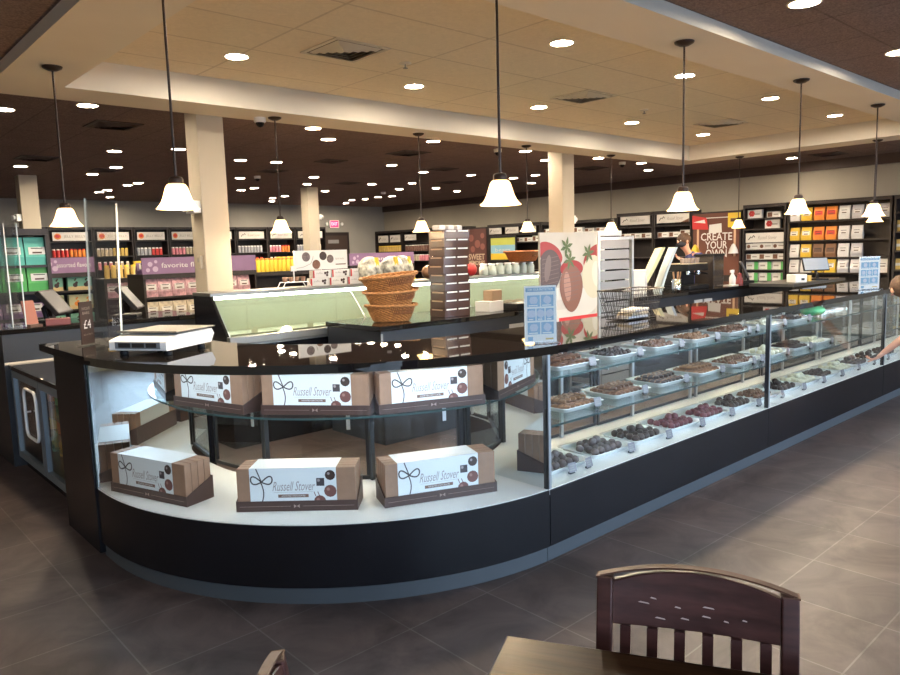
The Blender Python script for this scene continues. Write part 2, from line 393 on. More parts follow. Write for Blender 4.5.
for (x,y,z,l,g) in ((3.79,4.63,ZT,'small sprinkler head beside the near tray vent',None),(7.22,4.66,ZT,'small sprinkler head in the far half of the tray ceiling',None)):
    t = thing('sprinkler_head', l, 'sprinkler', (x,y,z))
    MB().lathe([(.05,0),(.05,-.004),(.02,-.01),(.012,-.012)], rim_l, 16).build('escutcheon', t)
    MB().cyl((0,0,-.01),(0,0,-.04),.006,steel).lathe([(.02,-.042),(.02,-.038)], steel, 10).build('deflector', t)
for (x,y,z,l) in ((3.36,6.25,ZS,'white dome camera on the soffit edge right of the near column'),(6.03,11.42,HC,'small white dome camera far behind the near column'),(10.2,6.99,HC,'white dome camera right of the far cream column'),(7.28,6.98,HC,'white dome camera behind the middle pendant rod'),(10.04,13.2,HC,'tiny white smoke detector on the far brown ceiling')):
    t = thing('dome_camera' if 'camera' in l else 'smoke_detector', l, 'camera' if 'camera' in l else 'smoke detector', (x,y,z))
    MB().lathe([(.055,0),(.055,-.035),(.048,-.045),(.042,-.046)], white, 16).build('housing', t)
    if 'camera' in l: MB().lathe([(.040,-.045),(.036,-.065),(.022,-.082),(.004,-.088)], blackp, 14).build('dome', t)
# emergency lights on the columns, thermostat
def emerg(x, y, z, lab, az):
    t = thing('emergency_light', lab, 'emergency light', (x,y,z), az)
    MB().box(0,-.09,-.055,.07,.09,.055,white).build('case', t, bevel=.006)
    for s in (-1,1): MB().lathe([(.02,0),(.038,.03),(.038,.04)], white, 12, M=Matrix.Translation((.07,s*.05,.0)) @ Matrix.Rotation(PI/2,4,'Y')).build('lamp_head', t)
emerg(2.82,6.52,2.06,'white emergency light on the left face of the near column',PI)
emerg(8.205,6.53,1.985,'white emergency light on the right face of the column behind the poster',0)
emerg(8.09,12.92,2.36,'small white emergency light on the far column near the exit sign',0)
emerg(2.75,12.92,2.30,'white emergency light on the left face of the leftmost far column',PI)
t = thing('thermostat', 'small beige thermostat on the near column at pendant height', 'thermostat', (2.82,6.50,1.56), PI)
MB().box(0,-.04,-.06,.028,.04,.06,cream).build('case', t, bevel=.004); MB().box(.028,-.022,-.0,.030,.022,.04,greyink).build('display', t)
# exit sign
t = thing('exit_sign', 'red illuminated exit sign above the dark door', 'exit sign', (11.5,WY1,2.44), 0)
MB().box(-.16,-.06,-.11,.16,0,.11,white).build('case', t, bevel=.004)
MB().box(-.13,-.064,-.085,.13,-.06,.085,mat('exit_glow',(.6,.01,.08),.5,emit=1.2,ecol=(1,.02,.12))).text('EXIT',.12,face(0,-.0645,0,SOUTH),mat('exit_letters',(1,.5,.5),.5,emit=1.5,ecol=(1,.35,.4)),width=.2,bold=.02).build('sign_panel', t)
for s in (-1,1): MB().lathe([(.03,0),(.045,.05),(.045,.06)], white, 12, M=Matrix.Translation((s*.25,-.02,.0)) @ Matrix.Rotation(PI/2,4,'X')).build('lamp_head', t)
# ---------------------------------------------------------------- display counter
CX, CY, R0 = 2.80, 4.00, 1.69
XJ = 2.74; XA, XB, XC, XD = XJ, 5.22, 7.70, 10.2
YE = 4.10           # where the curved glass ends on the left side
def path(r, ya=YE, xb=XJ, n=28, y_end=None):
    pts = []
    if ya > CY: pts.append((CX - r, ya))
    for i in range(n + 1):
        a = PI + (PI/2) * i / n
        pts.append((CX + r*math.cos(a), CY + r*math.sin(a)))
    if xb > CX + .001: pts.append((xb, CY - r))
    else: # trim last points to x = xb
        pts = [p for p in pts if p[0] < xb - .001] + [(xb, CY - math.sqrt(r*r-(CX-xb)**2))]
    return pts
def ribbon(mb, r_out, r_in, z0, z1, m, ya=YE, xb=XJ, n=28, smooth=False):
    A = path(r_out, ya, xb, n); B = path(r_in, ya, xb, n)
    k = min(len(A), len(B))
    if len(A) != len(B):
        A = resample(A, 40); B = resample(B, 40); k = 40
    vs = [(x,y,z0) for x,y in A] + [(x,y,z1) for x,y in A] + [(x,y,z0) for x,y in B] + [(x,y,z1) for x,y in B]
    top=[];bot=[];out=[];inn=[]
    for i in range(k-1):
        out.append((i,i+1,k+i+1,k+i)); inn.append((2*k+i+1,2*k+i,3*k+i,3*k+i+1))
        top.append((k+i,k+i+1,3*k+i+1,3*k+i)); bot.append((i+1,i,2*k+i,2*k+i+1))
    ends = [(0,k,3*k,2*k),(k-1,3*k-1,4*k-1,2*k-1)]
    mb.add(vs, out+inn, m, smooth); mb.add(vs, top+bot+ends, m, False)
    return mb
def resample(P, n):
    d = [0]
    for a, b in zip(P, P[1:]): d.append(d[-1] + math.hypot(b[0]-a[0], b[1]-a[1]))
    out = []
    for i in range(n):
        t = d[-1]*i/(n-1); j = 0
        while j < len(d)-2 and d[j+1] < t: j += 1
        u = (t-d[j])/max(1e-9, d[j+1]-d[j])
        out.append((P[j][0]+(P[j+1][0]-P[j][0])*u, P[j][1]+(P[j+1][1]-P[j][1])*u))
    return out
ZD = .385; ZTOP = 1.13; ZUN = 1.09
YF = CY - R0        # 2.31 front plane
led = mat('case_light', (1,1,1), .5, emit=17, ecol=(.86,.94,1))

# worktop: one continuous piece
b = ribbon(MB(), 1.765, 1.05, ZUN, ZTOP, granite, 4.72, XD, 40)
wt = tag(b.build('countertop', bevel=.008), 'long black polished stone worktop curving over the glass display cases', 'countertop')

# curved unit
cu = thing('display_case', 'curved glass display case with boxed chocolates, at the left end of the counter', 'display case', (0,0,0))
ribbon(MB(), R0, R0-.03, .085, ZD-.003, blackwood, 4.12, XJ-.003, smooth=True).build('front_panel', cu)
ribbon(MB(), R0-.02, R0-.05, 0, .083, kickm, 4.12, XJ-.003, smooth=True).build('kick_plate', cu)
ribbon(MB(), R0-.004, 1.05, ZD-.03, ZD, whitelam, YE, XJ-.003).build('deck', cu)
ribbon(MB(), 1.07, 1.05, .0, ZD-.031, darkwood, YE, XJ-.003, smooth=True).build('back_panel', cu)
g = ribbon(MB(), R0-.004, R0-.012, ZD+.001, ZUN-.001, glass, YE, XJ-.012, smooth=True).build('curved_glass', cu)
MB().box(1.10, 4.105, .02, 1.79, 4.70, ZUN-.001, blackwood).build('end_cabinet', cu, bevel=.003)
MB().box(1.115, YE-.012, ZD+.001, 1.74, YE, ZUN-.001, mirror).build('mirror_panel', cu)
MB().box(XJ-.010, YF+.02, ZD+.001, XJ-.002, CY-1.06, ZUN-.001, mirror).build('mirror_panel', cu)
MB().box(1.112, YE-.010, ZD, 1.124, YE+.004, ZUN-.001, edgeglass).build('glass_edge', cu)
ribbon(MB(), 1.285, 1.09, .775, .785, shelfglass, YE-.02, XJ-.02, smooth=True).build('shelf', cu)
ribbon(MB(), 1.286, 1.283, .775, .785, edgeglass, YE-.02, XJ-.02, smooth=True).build('shelf_edge', cu)
ribbon(MB(), 1.60, 1.575, ZUN-.02, ZUN-.002, led, YE-.03, XJ-.03).build('light_strip', cu)
# flat sliding doors across the back of the curve, with standards
bp = [(CX-1.085, 4.08), (CX-1.06, 3.86), (CX-.80, 3.29), (XJ-.02, CY-1.075)]
bp = [(1.775,4.07), (1.85,3.60), (2.22,3.13), (2.715,2.945)]
for i in range(3):
    (x0,y0),(x1,y1) = bp[i], bp[i+1]
    L = math.hypot(x1-x0,y1-y0); a = math.atan2(y1-y0,x1-x0)
    fr = MB()
    for (p,q,r_,s_) in ((0,ZD,L,ZD+.022),(0,ZUN-.03,L,ZUN-.003),(0,ZD+.022,.018,ZUN-.03),(L-.018,ZD+.022,L,ZUN-.03)): fr.box(p,-.008,q+.001,r_,.008,s_,blackm)
    o = fr.build('sliding_door', cu, (x0,y0,0), a)
    MB().box(.018,-.002,ZD+.022,L-.018,.002,ZUN-.03,glass).build('pane', o)
    MB().box(L*.8,-.014,.66,L*.8+.02,-.008,.76,alu).build('door_pull', o)
for (x,y) in bp[1:3] + [(2.70,2.945)]:
    st = MB().box(x-.012,y-.030,ZD+.001,x+.012,y-.012,ZUN-.002,blackm).build('shelf_standard', cu)
    MB().box(x-.005,y-.16,.762,x+.005,y-.03,.774,blackm).build('shelf_bracket', st)

def straight_case(x0, x1, label, post_l, ndoor=2):
    c = thing('display_case', label, 'display case', (x0,0,0))
    L = x1 - x0; yb = CY - 1.05
    MB().box(.002,YF,.085,L-.002,YF+.03,ZD-.003,blackwood).build('front_panel', c, bevel=.002)
    MB().box(0,YF+.02,0,L,YF+.05,.083,kickm).build('kick_plate', c)
    MB().box(0,YF+.004,ZD-.03,L,yb,ZD,whitelam).build('deck', c)
    MB().box(0,yb-.02,0,L,yb,ZD-.031,darkwood).build('back_panel', c)
    MB().box(.022,YF+.006,ZD+.001,L-.002,YF+.014,ZUN-.001,glass).build('front_glass', c)
    po = MB().box(-.004,YF+.001,ZD+.001,.014,YF+.03,ZUN-.001,mat('satin_post',(.33,.36,.38),.4,.7)); po.box(-.012,YF+.001,ZD+.001,-.004,YF+.03,ZUN-.001,blackm)
    po.build('corner_post', c)
    for z, w in ((.655,.46), (.895,.40)):
        s = MB().box(.03,yb-.03-w,z-.01,L-.015,yb-.03,z,shelfglass).build('shelf', c)
        MB().box(.03,yb-.034-w,z-.0105,L-.015,yb-.0305-w,z+.0005,edgeglass).build('shelf_edge', s)
    MB().box(.04,YF+.05,ZUN-.02,L-.04,YF+.075,ZUN-.002,led).build('light_strip', c)
    n = 3
    for k in range(n + 1):
        x = .04 + (L-.09)*k/n
        st = MB().box(x-.012,yb-.045,ZD+.001,x+.012,yb-.027,ZUN-.002,alu).build('shelf_standard', c)
        for z in (.645,.885): MB().box(x-.004,yb-.40,z-.022,x+.004,yb-.045,z-.0005,alu).build('shelf_bracket', st)
    for k in range(ndoor):
        a = L*k/ndoor + .002; e = L*(k+1)/ndoor - .002
        yy = yb - .006 - .012*(k % 2)
        fr = MB()
        for (p,q,r_,s_) in ((a,ZD+.001,e,ZD+.02),(a,ZUN-.03,e,ZUN-.003),(a,ZD+.02,a+.02,ZUN-.03),(e-.02,ZD+.02,e,ZUN-.03)): fr.box(p,yy-.005,q,r_,yy+.005,s_,blackm)
        o = fr.build('sliding_door', c)
        MB().box(a+.02,yy-.002,ZD+.02,e-.02,yy+.002,ZUN-.03,glass).build('pane', o)
    return c
straight_case(XA, XB, 'first straight glass display case of chocolates, next to the curved case', True)
straight_case(XB, XC, 'second straight glass display case, in the middle of the long counter', True)
straight_case(XC, XD, 'last straight glass display case, running out of the photo at right', True)

# ------------------------------------------------ gift boxes in display cartons
BW, BH, BT = .57, .205, .038
sleeve = mat('white_printed_sleeve', (.80,.82,.83), .35)
cherry = mat('cherry_print', (.17,.065,.055), .45); sheenp = mat('cherry_sheen_print', (.34,.18,.15), .45)
bowm = mat('dark_bow_print', (.06,.045,.05), .5); ink_l = mat('script_print', (.36,.30,.30), .5)
def box_front(mb, w, h, y, z0):
    F = lambda x, z: face(x, y, z, SOUTH)
    def disc(cx, cz, r, m, n=12, sq=False, dy=0):
        a0 = PI/4 if sq else 0
        nn = 4 if sq else n
        mb.add([(cx + r*math.cos(a0+2*PI*i/nn), y-.0006-dy, cz + r*math.sin(a0+2*PI*i/nn)) for i in range(nn)], [tuple(range(nn))], m)
    def flatline(pts, t, m, dy=0):
        vs = []; fs = []
        for i, (x, z) in enumerate(pts):
            a = pts[max(0,i-1)]; c = pts[min(len(pts)-1,i+1)]
            dx, dz = c[0]-a[0], c[1]-a[1]; l = math.hypot(dx,dz) or 1
            nx, nz = -dz/l*t, dx/l*t
            vs += [(x+nx, y-.0007-dy, z+nz), (x-nx, y-.0007-dy, z-nz)]
            if i: fs.append((2*i-2,2*i-1,2*i+1,2*i))
        mb.add(vs, fs, m)
    # ribbon bow on the left of the white panel
    bx, bz = -.165*w/.57, z0 + h*.68
    for s, q in ((-1,1.0),(1,1.0)):
        flatline([(bx + s*.052*math.sin(t*PI), bz + .012*math.sin(t*PI) + .019*math.sin(2*PI*t)) for t in [i/16 for i in range(17)]], .0034, bowm)
    flatline([(bx - .004 + .012*math.sin(t*4), bz - t*(bz-z0-.004)) for t in [i/8 for i in range(9)]], .0028, bowm)
    flatline([(bx - .012*t*2 , bz + t*(z0+h-bz)) for t in [i/4 for i in range(5)]], .0028, bowm)
    mb.text('Russell Stover', .066, F(-.02*w, z0+h*.56), ink_l, shear=.40, width=w*.36)
    flatline([(-.11,z0+h*.425),(.08,z0+h*.43)], .0006, ink_l)
    mb.box(-.088*w/.57, y-.0008, z0+h*.30, .058*w/.57, y, z0+h*.375, mat('brown_tag_print',(.20,.11,.08),.5))
    mb.text('ASSORTED CHOCOLATES', .010, F(-.015, z0+h*.338), sleeve, width=w*.20, depth=.001)
    for (x,z,r,m,sq) in ((.117,.66,.027,bowm,True),(.165,.82,.025,choc_d,False),(.163,.44,.030,cherry,False),(.112,.20,.029,cherry,False)):
        disc(x*w/.57, z0+h*z, r*h/.205, m, 12, sq)
        disc(x*w/.57-r*.3, z0+h*z+r*.3, r*.28, sheenp if m is cherry else ink_l, 8, False, .0004)
    for dx in (-.01,.008): flatline([(.103+dx, z0+h*.32),(.095+dx, z0+h*.43)], .0018, choc_r, .0003)
def make_box(w=BW, h=BH, t_=BT):
    o = MB().box(-w/2,0,0,w/2,t_,h,tan).build('chocolate_box', bevel=.002, seg=1)
    mb = MB(); xl, xr = -.39*w, .34*w
    for (a,c,d,e,f,g) in ((xl,-.0012,.001,xr,-.0002,h+.0012),(xl,-.0012,h+.0002,xr,t_+.0012,h+.0012),(xl,t_+.0002,.001,xr,t_+.0012,h+.0012)): mb.box(a,c,d,e,f,g,sleeve)
    box_front(mb, w, h, -.0013, 0)
    mb.build('printed_sleeve', o)
    return o
def make_carton(w=.585, d=.172):
    hf, hb, k = .050, .115, .004
    mb = MB()
    mb.box(-w/2,0,0,w/2,d,k,carton_b); mb.box(-w/2,0,k,w/2,k,hf,carton_b); mb.box(-w/2,d-k,k,w/2,d,hb,carton_b)
    for s in (-1,1):
        x0, x1 = (s*w/2, s*(w/2-k)) if s > 0 else (-w/2+k, -w/2)
        vs = [(x0,k,k),(x0,d-k,k),(x0,d-k,hb),(x0,k,hf),(x1,k,k),(x1,d-k,k),(x1,d-k,hb),(x1,k,hf)]
        mb.add(vs, [(0,1,2,3),(7,6,5,4),(0,4,5,1),(1,5,6,2),(2,6,7,3),(3,7,4,0)], carton_b)
    line = mat('pale_print', (.35,.25,.22), .5)
    for z in (.024,): 
        mb.box(-w*.47,-.0008,z,-.03,0,z+.0012,line); mb.box(.03,-.0008,z,w*.47,0,z+.0012,line)
    for s in (-1,1): mb.add([(0,-.0008,.025),(s*.014,-.0008,.034),(s*.014,-.0008,.016)], [(0,1,2)], line)
    return mb.build('display_carton')
cart0 = make_carton(); box0 = make_box(); first = [True, True]
def carton(x, y, z, rz, lab, desc, n=4, rowlab=None):
    if first[0]: c = cart0; c.location = (x,y,z); c.rotation_euler = (0,0,rz); first[0] = False
    else: c = dup(cart0, (x,y,z), rz)
    tag(c, lab, 'display carton', 'dark display cartons in the curved case')
    names = ['front', 'second', 'third', 'rear']
    for i in range(n):
        yy = .0065 + i*(BT+.0025)
        p = (x + (-yy)*math.sin(rz), y + yy*math.cos(rz), z+.0045)
        if first[1]: o = box0; o.location = p; o.rotation_euler = (0,0,rz); first[1] = False
        else: o = dup(box0, p, rz)
        tag(o, '%s white and tan chocolate box in the %s' % (names[i], desc), 'chocolate box', 'chocolate boxes in display cartons')
def carton2(p0, p1, z, lab, desc, n=4):
    cx, cy = (p0[0]+p1[0])/2, (p0[1]+p1[1])/2
    carton(cx, cy, z, math.atan2(p1[1]-p0[1], p1[0]-p0[0]), lab, desc, n)
carton2((1.150,3.99),(1.330,3.435), ZD+.001, 'dark carton of boxes at left end of the case deck', 'leftmost deck carton')
carton2((1.467,3.192),(1.897,2.782), ZD+.001, 'dark carton of boxes in the middle of the case deck', 'middle deck carton')
carton2((1.995,2.705),(2.535,2.485), ZD+.001, 'dark carton of boxes at right end of the case deck', 'right deck carton')
ZSH = .786
carton2((1.53,4.03),(1.67,3.46), ZSH, 'dark carton of boxes at left end of the glass shelf', 'left carton on the glass shelf')
carton2((1.735,3.395),(2.10,2.94), ZSH, 'dark carton of boxes in the middle of the glass shelf', 'middle carton on the glass shelf')
carton2((2.145,2.907),(2.668,2.702), ZSH, 'dark carton of boxes at right end of the glass shelf', 'right carton on the glass shelf')

# ------------------------------------------------ trays of chocolates
def make_tray(w=.385, d=.30, h=.030):
    o = []
    def rr(w, d, z, r=.03, n=4):
        p = []
        for (sx, sy, a0) in ((1,-1,-PI/2),(1,1,0),(-1,1,PI/2),(-1,-1,PI)):
            for i in range(n+1):
                a = a0 + PI/2*i/n
                p.append((sx*(w/2-r)+r*math.cos(a), sy*(d/2-r)+r*math.sin(a), z))
        return p
    porcelain = mat('white_porcelain', (.82,.83,.82), .22)
    rings = [rr(w*.80,d*.78,0), rr(w*.84,d*.82,.004), rr(w*.90,d*.89,h*.8), rr(w,d,h), rr(w-.004,d-.004,h+.003), rr(w*.88,d*.87,h*.8+.003), rr(w*.82,d*.80,.010), rr(w*.78,d*.76,.008)]
    return MB().loft(rings, porcelain).build('serving_tray')
tray0 = make_tray(); tfirst = [True]
def truffle(r, m): 
    return MB().ell((0,0,r*.86),(r,r,r*.92), m, 10, 7).build('chocolate_truffle')
def bar(m, m2):
    L, w, h = .125, .040, .030
    rings = []
    for i in range(9):
        t = i/8; q = math.sin(PI*min(max(t,.06),.94))**.35; wob = 1 + .10*math.sin(i*2.3)
        rings.append([(-L/2+L*t, w/2*q*wob*math.cos(2*PI*j/10), h*.5 + h*.5*q*wob*math.sin(2*PI*j/10)) for j in range(10)])
    mb = MB().loft(rings, m)
    for i in range(3):
        x = -L*.3 + L*.3*i
        mb.tube([(x-.008, -w*.52, h*.5), (x-.003, -w*.3, h*.96), (x+.002, 0, h*1.06), (x+.006, w*.3, h*.96), (x+.012, w*.52, h*.5)], .0032, m2, 6)
    return mb.build('chocolate_bar')
def cluster(m):
    mb = MB()
    for i in range(6):
        a = i*1.1; mb.ell((.012*math.cos(a),.012*math.sin(a),.010+.006*(i%3)),(.015,.015,.012), m, 8, 5)
    return mb.build('chocolate_cluster')
card0 = None
def price_card(x, y, z, lab, grp):
    global card0
    if card0 is None:
        card0 = MB().box(-.02,-.006,0,.02,.012,.012,blackp).build('price_card', bevel=.002, seg=1)
        M = face(0,-.001,.034,SOUTH,.25)
        mb = MB().box(-.03,-.026,-.0008,.03,.026,.0008, mat('price_card_paper',(.16,.145,.16),.4), M)
        for k in range(3): mb.box(-.02,.010-.012*k,.0008,.02-.008*(k%2),.0125-.012*k,.0012, greyink, M)
        mb.build('card_face', card0)
        o = card0; o.location = (x,y,z)
    else: o = dup(card0, (x,y,z))
    o.rotation_euler = (0,0,random.uniform(-.1,.1))
    tag(o, lab, 'price card', grp)
protos = {}
def sweet(kind, m, m2=None):
    k = (kind, m.name, m2.name if m2 else '')
    if k not in protos:
        o = truffle(.0245, m) if kind == 't' else bar(m, m2) if kind == 'b' else cluster(m)
        protos[k] = [o, True]
    return protos[k]
def fill_tray(x, y, z, kind, m, m2, lab, where, card=True, nx=5, ny=4, stuff=False):
    if tfirst[0]: t = tray0; t.location = (x,y,z); tfirst[0] = False
    else: t = dup(tray0, (x,y,z))
    t.rotation_euler = (0,0,random.uniform(-.05,.05))
    tag(t, 'white tray: %s, %s' % (lab, where), 'tray', 'white trays in the glass cases')
    one = lab.replace('truffles','truffle').replace('bars','bar').replace('clusters','cluster').replace('mounds','mound')
    pr = sweet(kind, m, m2)
    sing = {'t':'truffle','b':'bar','c':'cluster'}[kind]
    pos = []
    if kind == 't':
        for j in range(ny):
            for i in range(nx):
                if j == ny-1 and random.random() < .35: continue
                pos.append((-.115+.225*i/(nx-1) + (.012 if j%2 else -.006), -.085+.165*j/(ny-1), .0085, random.random()*6))
        for i in range(2): pos.append((-.03+.06*i, random.uniform(-.02,.03), .040, 0))
    elif kind == 'b':
        for i in range(6): pos.append((-.115+.046*i, -.052+random.uniform(-.006,.006), .0085, PI/2+random.uniform(-.08,.08)+.3))
        for i in range(5): pos.append((-.095+.046*i, .055+random.uniform(-.006,.006), .011, PI/2+random.uniform(-.08,.08)+.3))
        for i in range(5): pos.append((-.10+.048*i, .0+random.uniform(-.006,.006), .037, PI/2+random.uniform(-.08,.08)+.3))
    else:
        for j in range(3):
            for i in range(5): pos.append((-.095+.19*i/4+random.uniform(-.006,.006), -.065+.065*j, .009, random.random()*6))
        for i in range(4): pos.append((-.06+.04*i, -.02+random.uniform(-.01,.02), .028, random.random()*6))
    for (dx,dy,dz,a) in pos:
        p = (x+dx, y+dy, z+dz)
        if pr[1]: o = pr[0]; o.location = p; o.rotation_euler = (0,0,a); pr[1] = False
        else: o = dup(pr[0], p, a)
        tag(o, '%s on the %s' % (one, where), 'chocolate', '%s, %s' % (lab, where))
    if card: price_card(x+.10, y-d_card(z), z, 'price card before the %s' % where, 'price cards in the glass cases')
def d_card(z): return .185 if z < .5 else .155
ords = ['first','second','third','fourth','fifth','sixth']
deckA = [('t',choc_g,'grey dusted truffles'),('t',choc_g,'dusty dark truffles'),('t',choc_d,'dark truffles'),('t',choc_r,'berry red truffles'),('t',choc_r,'deep red truffles'),('t',choc_d,'near black truffles')]
for i, (k, m, l) in enumerate(deckA):
    fill_tray(3.06+.413*i, 2.57, ZD+.001, k, m, None, l, '%s deck tray of the near straight case' % ords[i])
midA = [('b',choc_l,choc_m,'light striped bars'),('b',choc_m,choc_l,'milk bars with pale stripes'),('b',choc_d,choc_l,'dark bars with pale stripes'),('b',choc_l,choc_m,'caramel bars'),('c',choc_m,None,'milk clusters')]
upA = [('b',choc_m,choc_m,'plain milk bars'),('c',choc_d,None,'dark clusters'),('c',choc_m,None,'nut clusters'),('c',choc_l,None,'toffee clusters'),('c',choc_m,None,'brown clusters')]
for i, (k, m, m2, l) in enumerate(midA): fill_tray(3.0+.36+.52*i*.97, 2.70, .6555, k, m, m2, l, '%s lower shelf tray of the near straight case' % ords[i])
for i, (k, m, m2, l) in enumerate(upA): fill_tray(2.92+.44+.50*i, 2.735, .8955, k, m, m2, l, '%s upper shelf tray of the near straight case' % ords[i])
deckB = [('c',choc_m,'milk nut clusters'),('t',choc_d,'black truffles'),('t',choc_w,'white truffles'),('c',choc_d,'dark nut clusters'),('t',choc_w,'ivory truffles'),('t',choc_g,'grey truffles')]
for i, (k, m, l) in enumerate(deckB): fill_tray(5.53+.41*i, 2.57, ZD+.001, k, m, None, l, '%s deck tray of the middle straight case' % ords[i], nx=4)
midB = [('c',choc_m,None,'brown nut clusters'),('t',choc_w,None,'cream truffles'),('b',choc_d,choc_d,'plain dark bars'),('c',choc_w,None,'white clusters')]
for i, (k, m, m2, l) in enumerate(midB): fill_tray(5.52+.47*i, 2.70, .6555, k, m, m2, l, '%s lower shelf tray of the middle straight case' % ords[i], nx=4, ny=3)
upB = [('c',choc_m,None,'ruddy clusters'),('c',choc_w,None,'pale clusters'),('c',choc_d,None,'dark mounds')]
for i, (k, m, m2, l) in enumerate(upB): fill_tray(5.50+.50*i, 2.735, .8955, k, m, m2, l, '%s upper shelf tray of the middle straight case' % ords[i])
for i in range(2): fill_tray(7.98+.42*i, 2.57, ZD+.001, 't', choc_d, None, ['round dark truffles','small dark truffles'][i], '%s deck tray of the last straight case' % ords[i], nx=4, ny=3)
price_card(3.02, 2.39, ZD+.001, 'price card nearest the corner post on the white deck', 'price cards in the glass cases')
# green pouch on the upper shelf of the second case
# ---------------------------------------------------------------- things on the worktop
ZC = ZTOP + .001
# scale
t = thing('counter_scale', 'white electronic counter scale with steel pan on the left end of the worktop', 'scale', (1.395,3.745,ZC), math.radians(-58))
b = MB(); W2, D1 = .165, .20
prof = [(-D1,.026),(-D1,.075),(-.10,.098),(D1-.02,.098),(D1,.070),(D1-.03,.026)]
rings = [[(x, y, z) for (y, z) in prof] for x in (-W2, W2)]
b.loft(rings, white, False); b.build('housing', t, bevel=.008)
MB().box(-.13,-D1-.002,.036,.13,-D1,.069, mat('scale_panel',(.16,.18,.20),.3)).box(-.11,-D1-.003,.042,-.04,-D1-.002,.064,black).box(-.03,-D1-.003,.042,.04,-D1-.002,.064,black).box(.05,-D1-.003,.042,.11,-D1-.002,.064,black).build('display_panel', t)
MB().box(-.175,-.13,.106,.175,.20,.112,steel).box(-.175,-.13,.112,.175,-.125,.116,steel).build('weighing_pan', t, bevel=.003)
MB().cyl((0,.02,.097),(0,.02,.106),.04,steel).build('pan_support', t)
for (x,y) in ((-.13,-.14),(.13,-.14),(-.13,.13),(.13,.13)): MB().lathe([(.02,0),(.022,.012),(.012,.026)], blackp, 10).build('foot', t) .location = (x,y,0)
edgelit = mat('acrylic_edge', (.55,.62,.62), .2)
# acrylic shield on the worktop
t = thing('sneeze_shield', 'tall clear acrylic shield standing at left end of the worktop', 'acrylic shield', (1.30,4.34,ZC), 0); t.rotation_euler = (.12,0,0)
MB().box(-.003,-.24,.01,.003,.29,.80,acryl).build('panel', t)
for y in (-.242,.289): MB().box(-.005,y,.01,.005,y+.003,.80,edgelit).build('panel_edge', t)
for y in (-.16,.2): MB().box(-.04,y-.01,0,.04,y+.01,.03,acryl).build('foot', t)
# dark sign
t = thing('counter_sign', 'narrow dark upright sign lettered in pale ink before the clear shield', 'sign', (1.215,4.40,ZC), math.radians(38))
MB().box(-.055,-.003,.008,.055,.003,.245, mat('sign_brown',(.035,.02,.02),.35)).text('CHOCOLATE',.022,face(-.004,-.0035,.205,SOUTH),greyink,width=.07).text('BARS',.022,face(-.004,-.0035,.18,SOUTH),greyink,width=.06).text('£4',.07,face(0,-.0035,.115,SOUTH),sleeve,width=.06).text('each or 3 for 10',.016,face(0,-.0035,.06,SOUTH),greyink,width=.075).build('panel', t)
MB().box(-.06,-.03,0,.06,.03,.008,acryl).build('foot', t)
tag(MB().lathe([(.022,0),(.022,.006),(.018,.008)], gold, 16).build('wrapped_coin', loc=(1.235,4.05,ZC)), 'small round gold token lying on the worktop beside the scale', 'token')
# safety notice
def notice(x, y, rz, lab, head, w=.165, h=.285, white_patch=False):
    t = thing('notice_stand', lab, 'notice', (x,y,ZC), rz)
    p = MB().box(-w/2,-.002,.006,w/2,.002,h,paper)
    pa = face(0,-.0025,0,SOUTH)
    p.box(-w*.46,-.003,h*.90,w*.46,-.002,h*.97,blue); p.text(head,.017,face(0,-.0032,h*.935,SOUTH),paper,width=w*.78)
    for (z0,z1,n) in ((.64,.84,2),(.40,.61,3),(.16,.37,2)):
        for i in range(n):
            a = -w*.43 + w*.86*i/n + .003; e = -w*.43 + w*.86*(i+1)/n - .003
            p.box(a,-.003,h*z0,e,-.002,h*z1,blue)
            cx = (a+e)/2; cz = h*(z0+z1)/2
            p.add([(cx+.022*math.cos(q*PI/4+i), -.0034, cz+.004+.018*math.sin(q*PI/4+i)*(1+.3*(q%2))) for q in range(8)], [tuple(range(8))], mat('notice_figure',(.42,.45,.55),.6))
            p.box(a+.006,-.0034,h*z0+.004,e-.012,-.003,h*z0+.009,paper)
    p.box(-w*.40,-.003,h*.05,-w*.25,-.002,h*.12,blue); p.box(w*.15,-.003,h*.06,w*.40,-.002,h*.09,gold)
    p.build('printed_sheet', t)
    MB().box(-w/2-.004,-.0045,.004,w/2+.004,-.0036,h+.005,acryl).box(-w/2-.01,-.04,0,w/2+.01,.04,.004,acryl).build('holder', t)
notice(2.725,2.345,math.radians(-30),'white and blue picture safety notice above the corner post of the curved case','FOR YOUR PROTECTION')
notice(7.39,2.37,math.radians(-25),'pale picture notice at far right end of the worktop','FOR YOUR PROTECTION',.24,.30)
# wire basket
t = thing('wire_basket', 'dark wire basket standing on the worktop right of the sheet rack', 'basket', (3.98,2.66,ZC), 0)
rod = mat('dark_wire', (.06,.05,.045), .35, .8)
Wt, Dt, Wb, Db, Hh = .46, .19, .36, .13, .19
def rect(w, d, z): return [(-w/2,-d/2,z),(w/2,-d/2,z),(w/2,d/2,z),(-w/2,d/2,z)]
b = MB()
for i in range(5):
    f = i/4; b.tube(rect(Wb+(Wt-Wb)*f, Db+(Dt-Db)*f, .006+(Hh-.006)*f), .0045 if i == 4 else .002, rod, 6, True)
b.build('wire_frame', t)
b = MB()
for i in range(22):
    f = -.5 + i/21
    for s in (-1,1): b.tube([(f*Wb, s*Db/2, .006),(f*Wt, s*Dt/2, Hh)], .0017, rod, 5)
for i in range(8):
    f = -.5 + i/7
    for s in (-1,1): b.tube([(s*Wb/2, f*Db, .006),(s*Wt/2, f*Dt, Hh)], .0017, rod, 5)
for i in range(12): b.tube([(-Wb/2+Wb*i/11,-Db/2,.006),(-Wb/2+Wb*i/11,Db/2,.006)], .0017, rod, 5)
b.build('upright_wires', t)
b = MB()
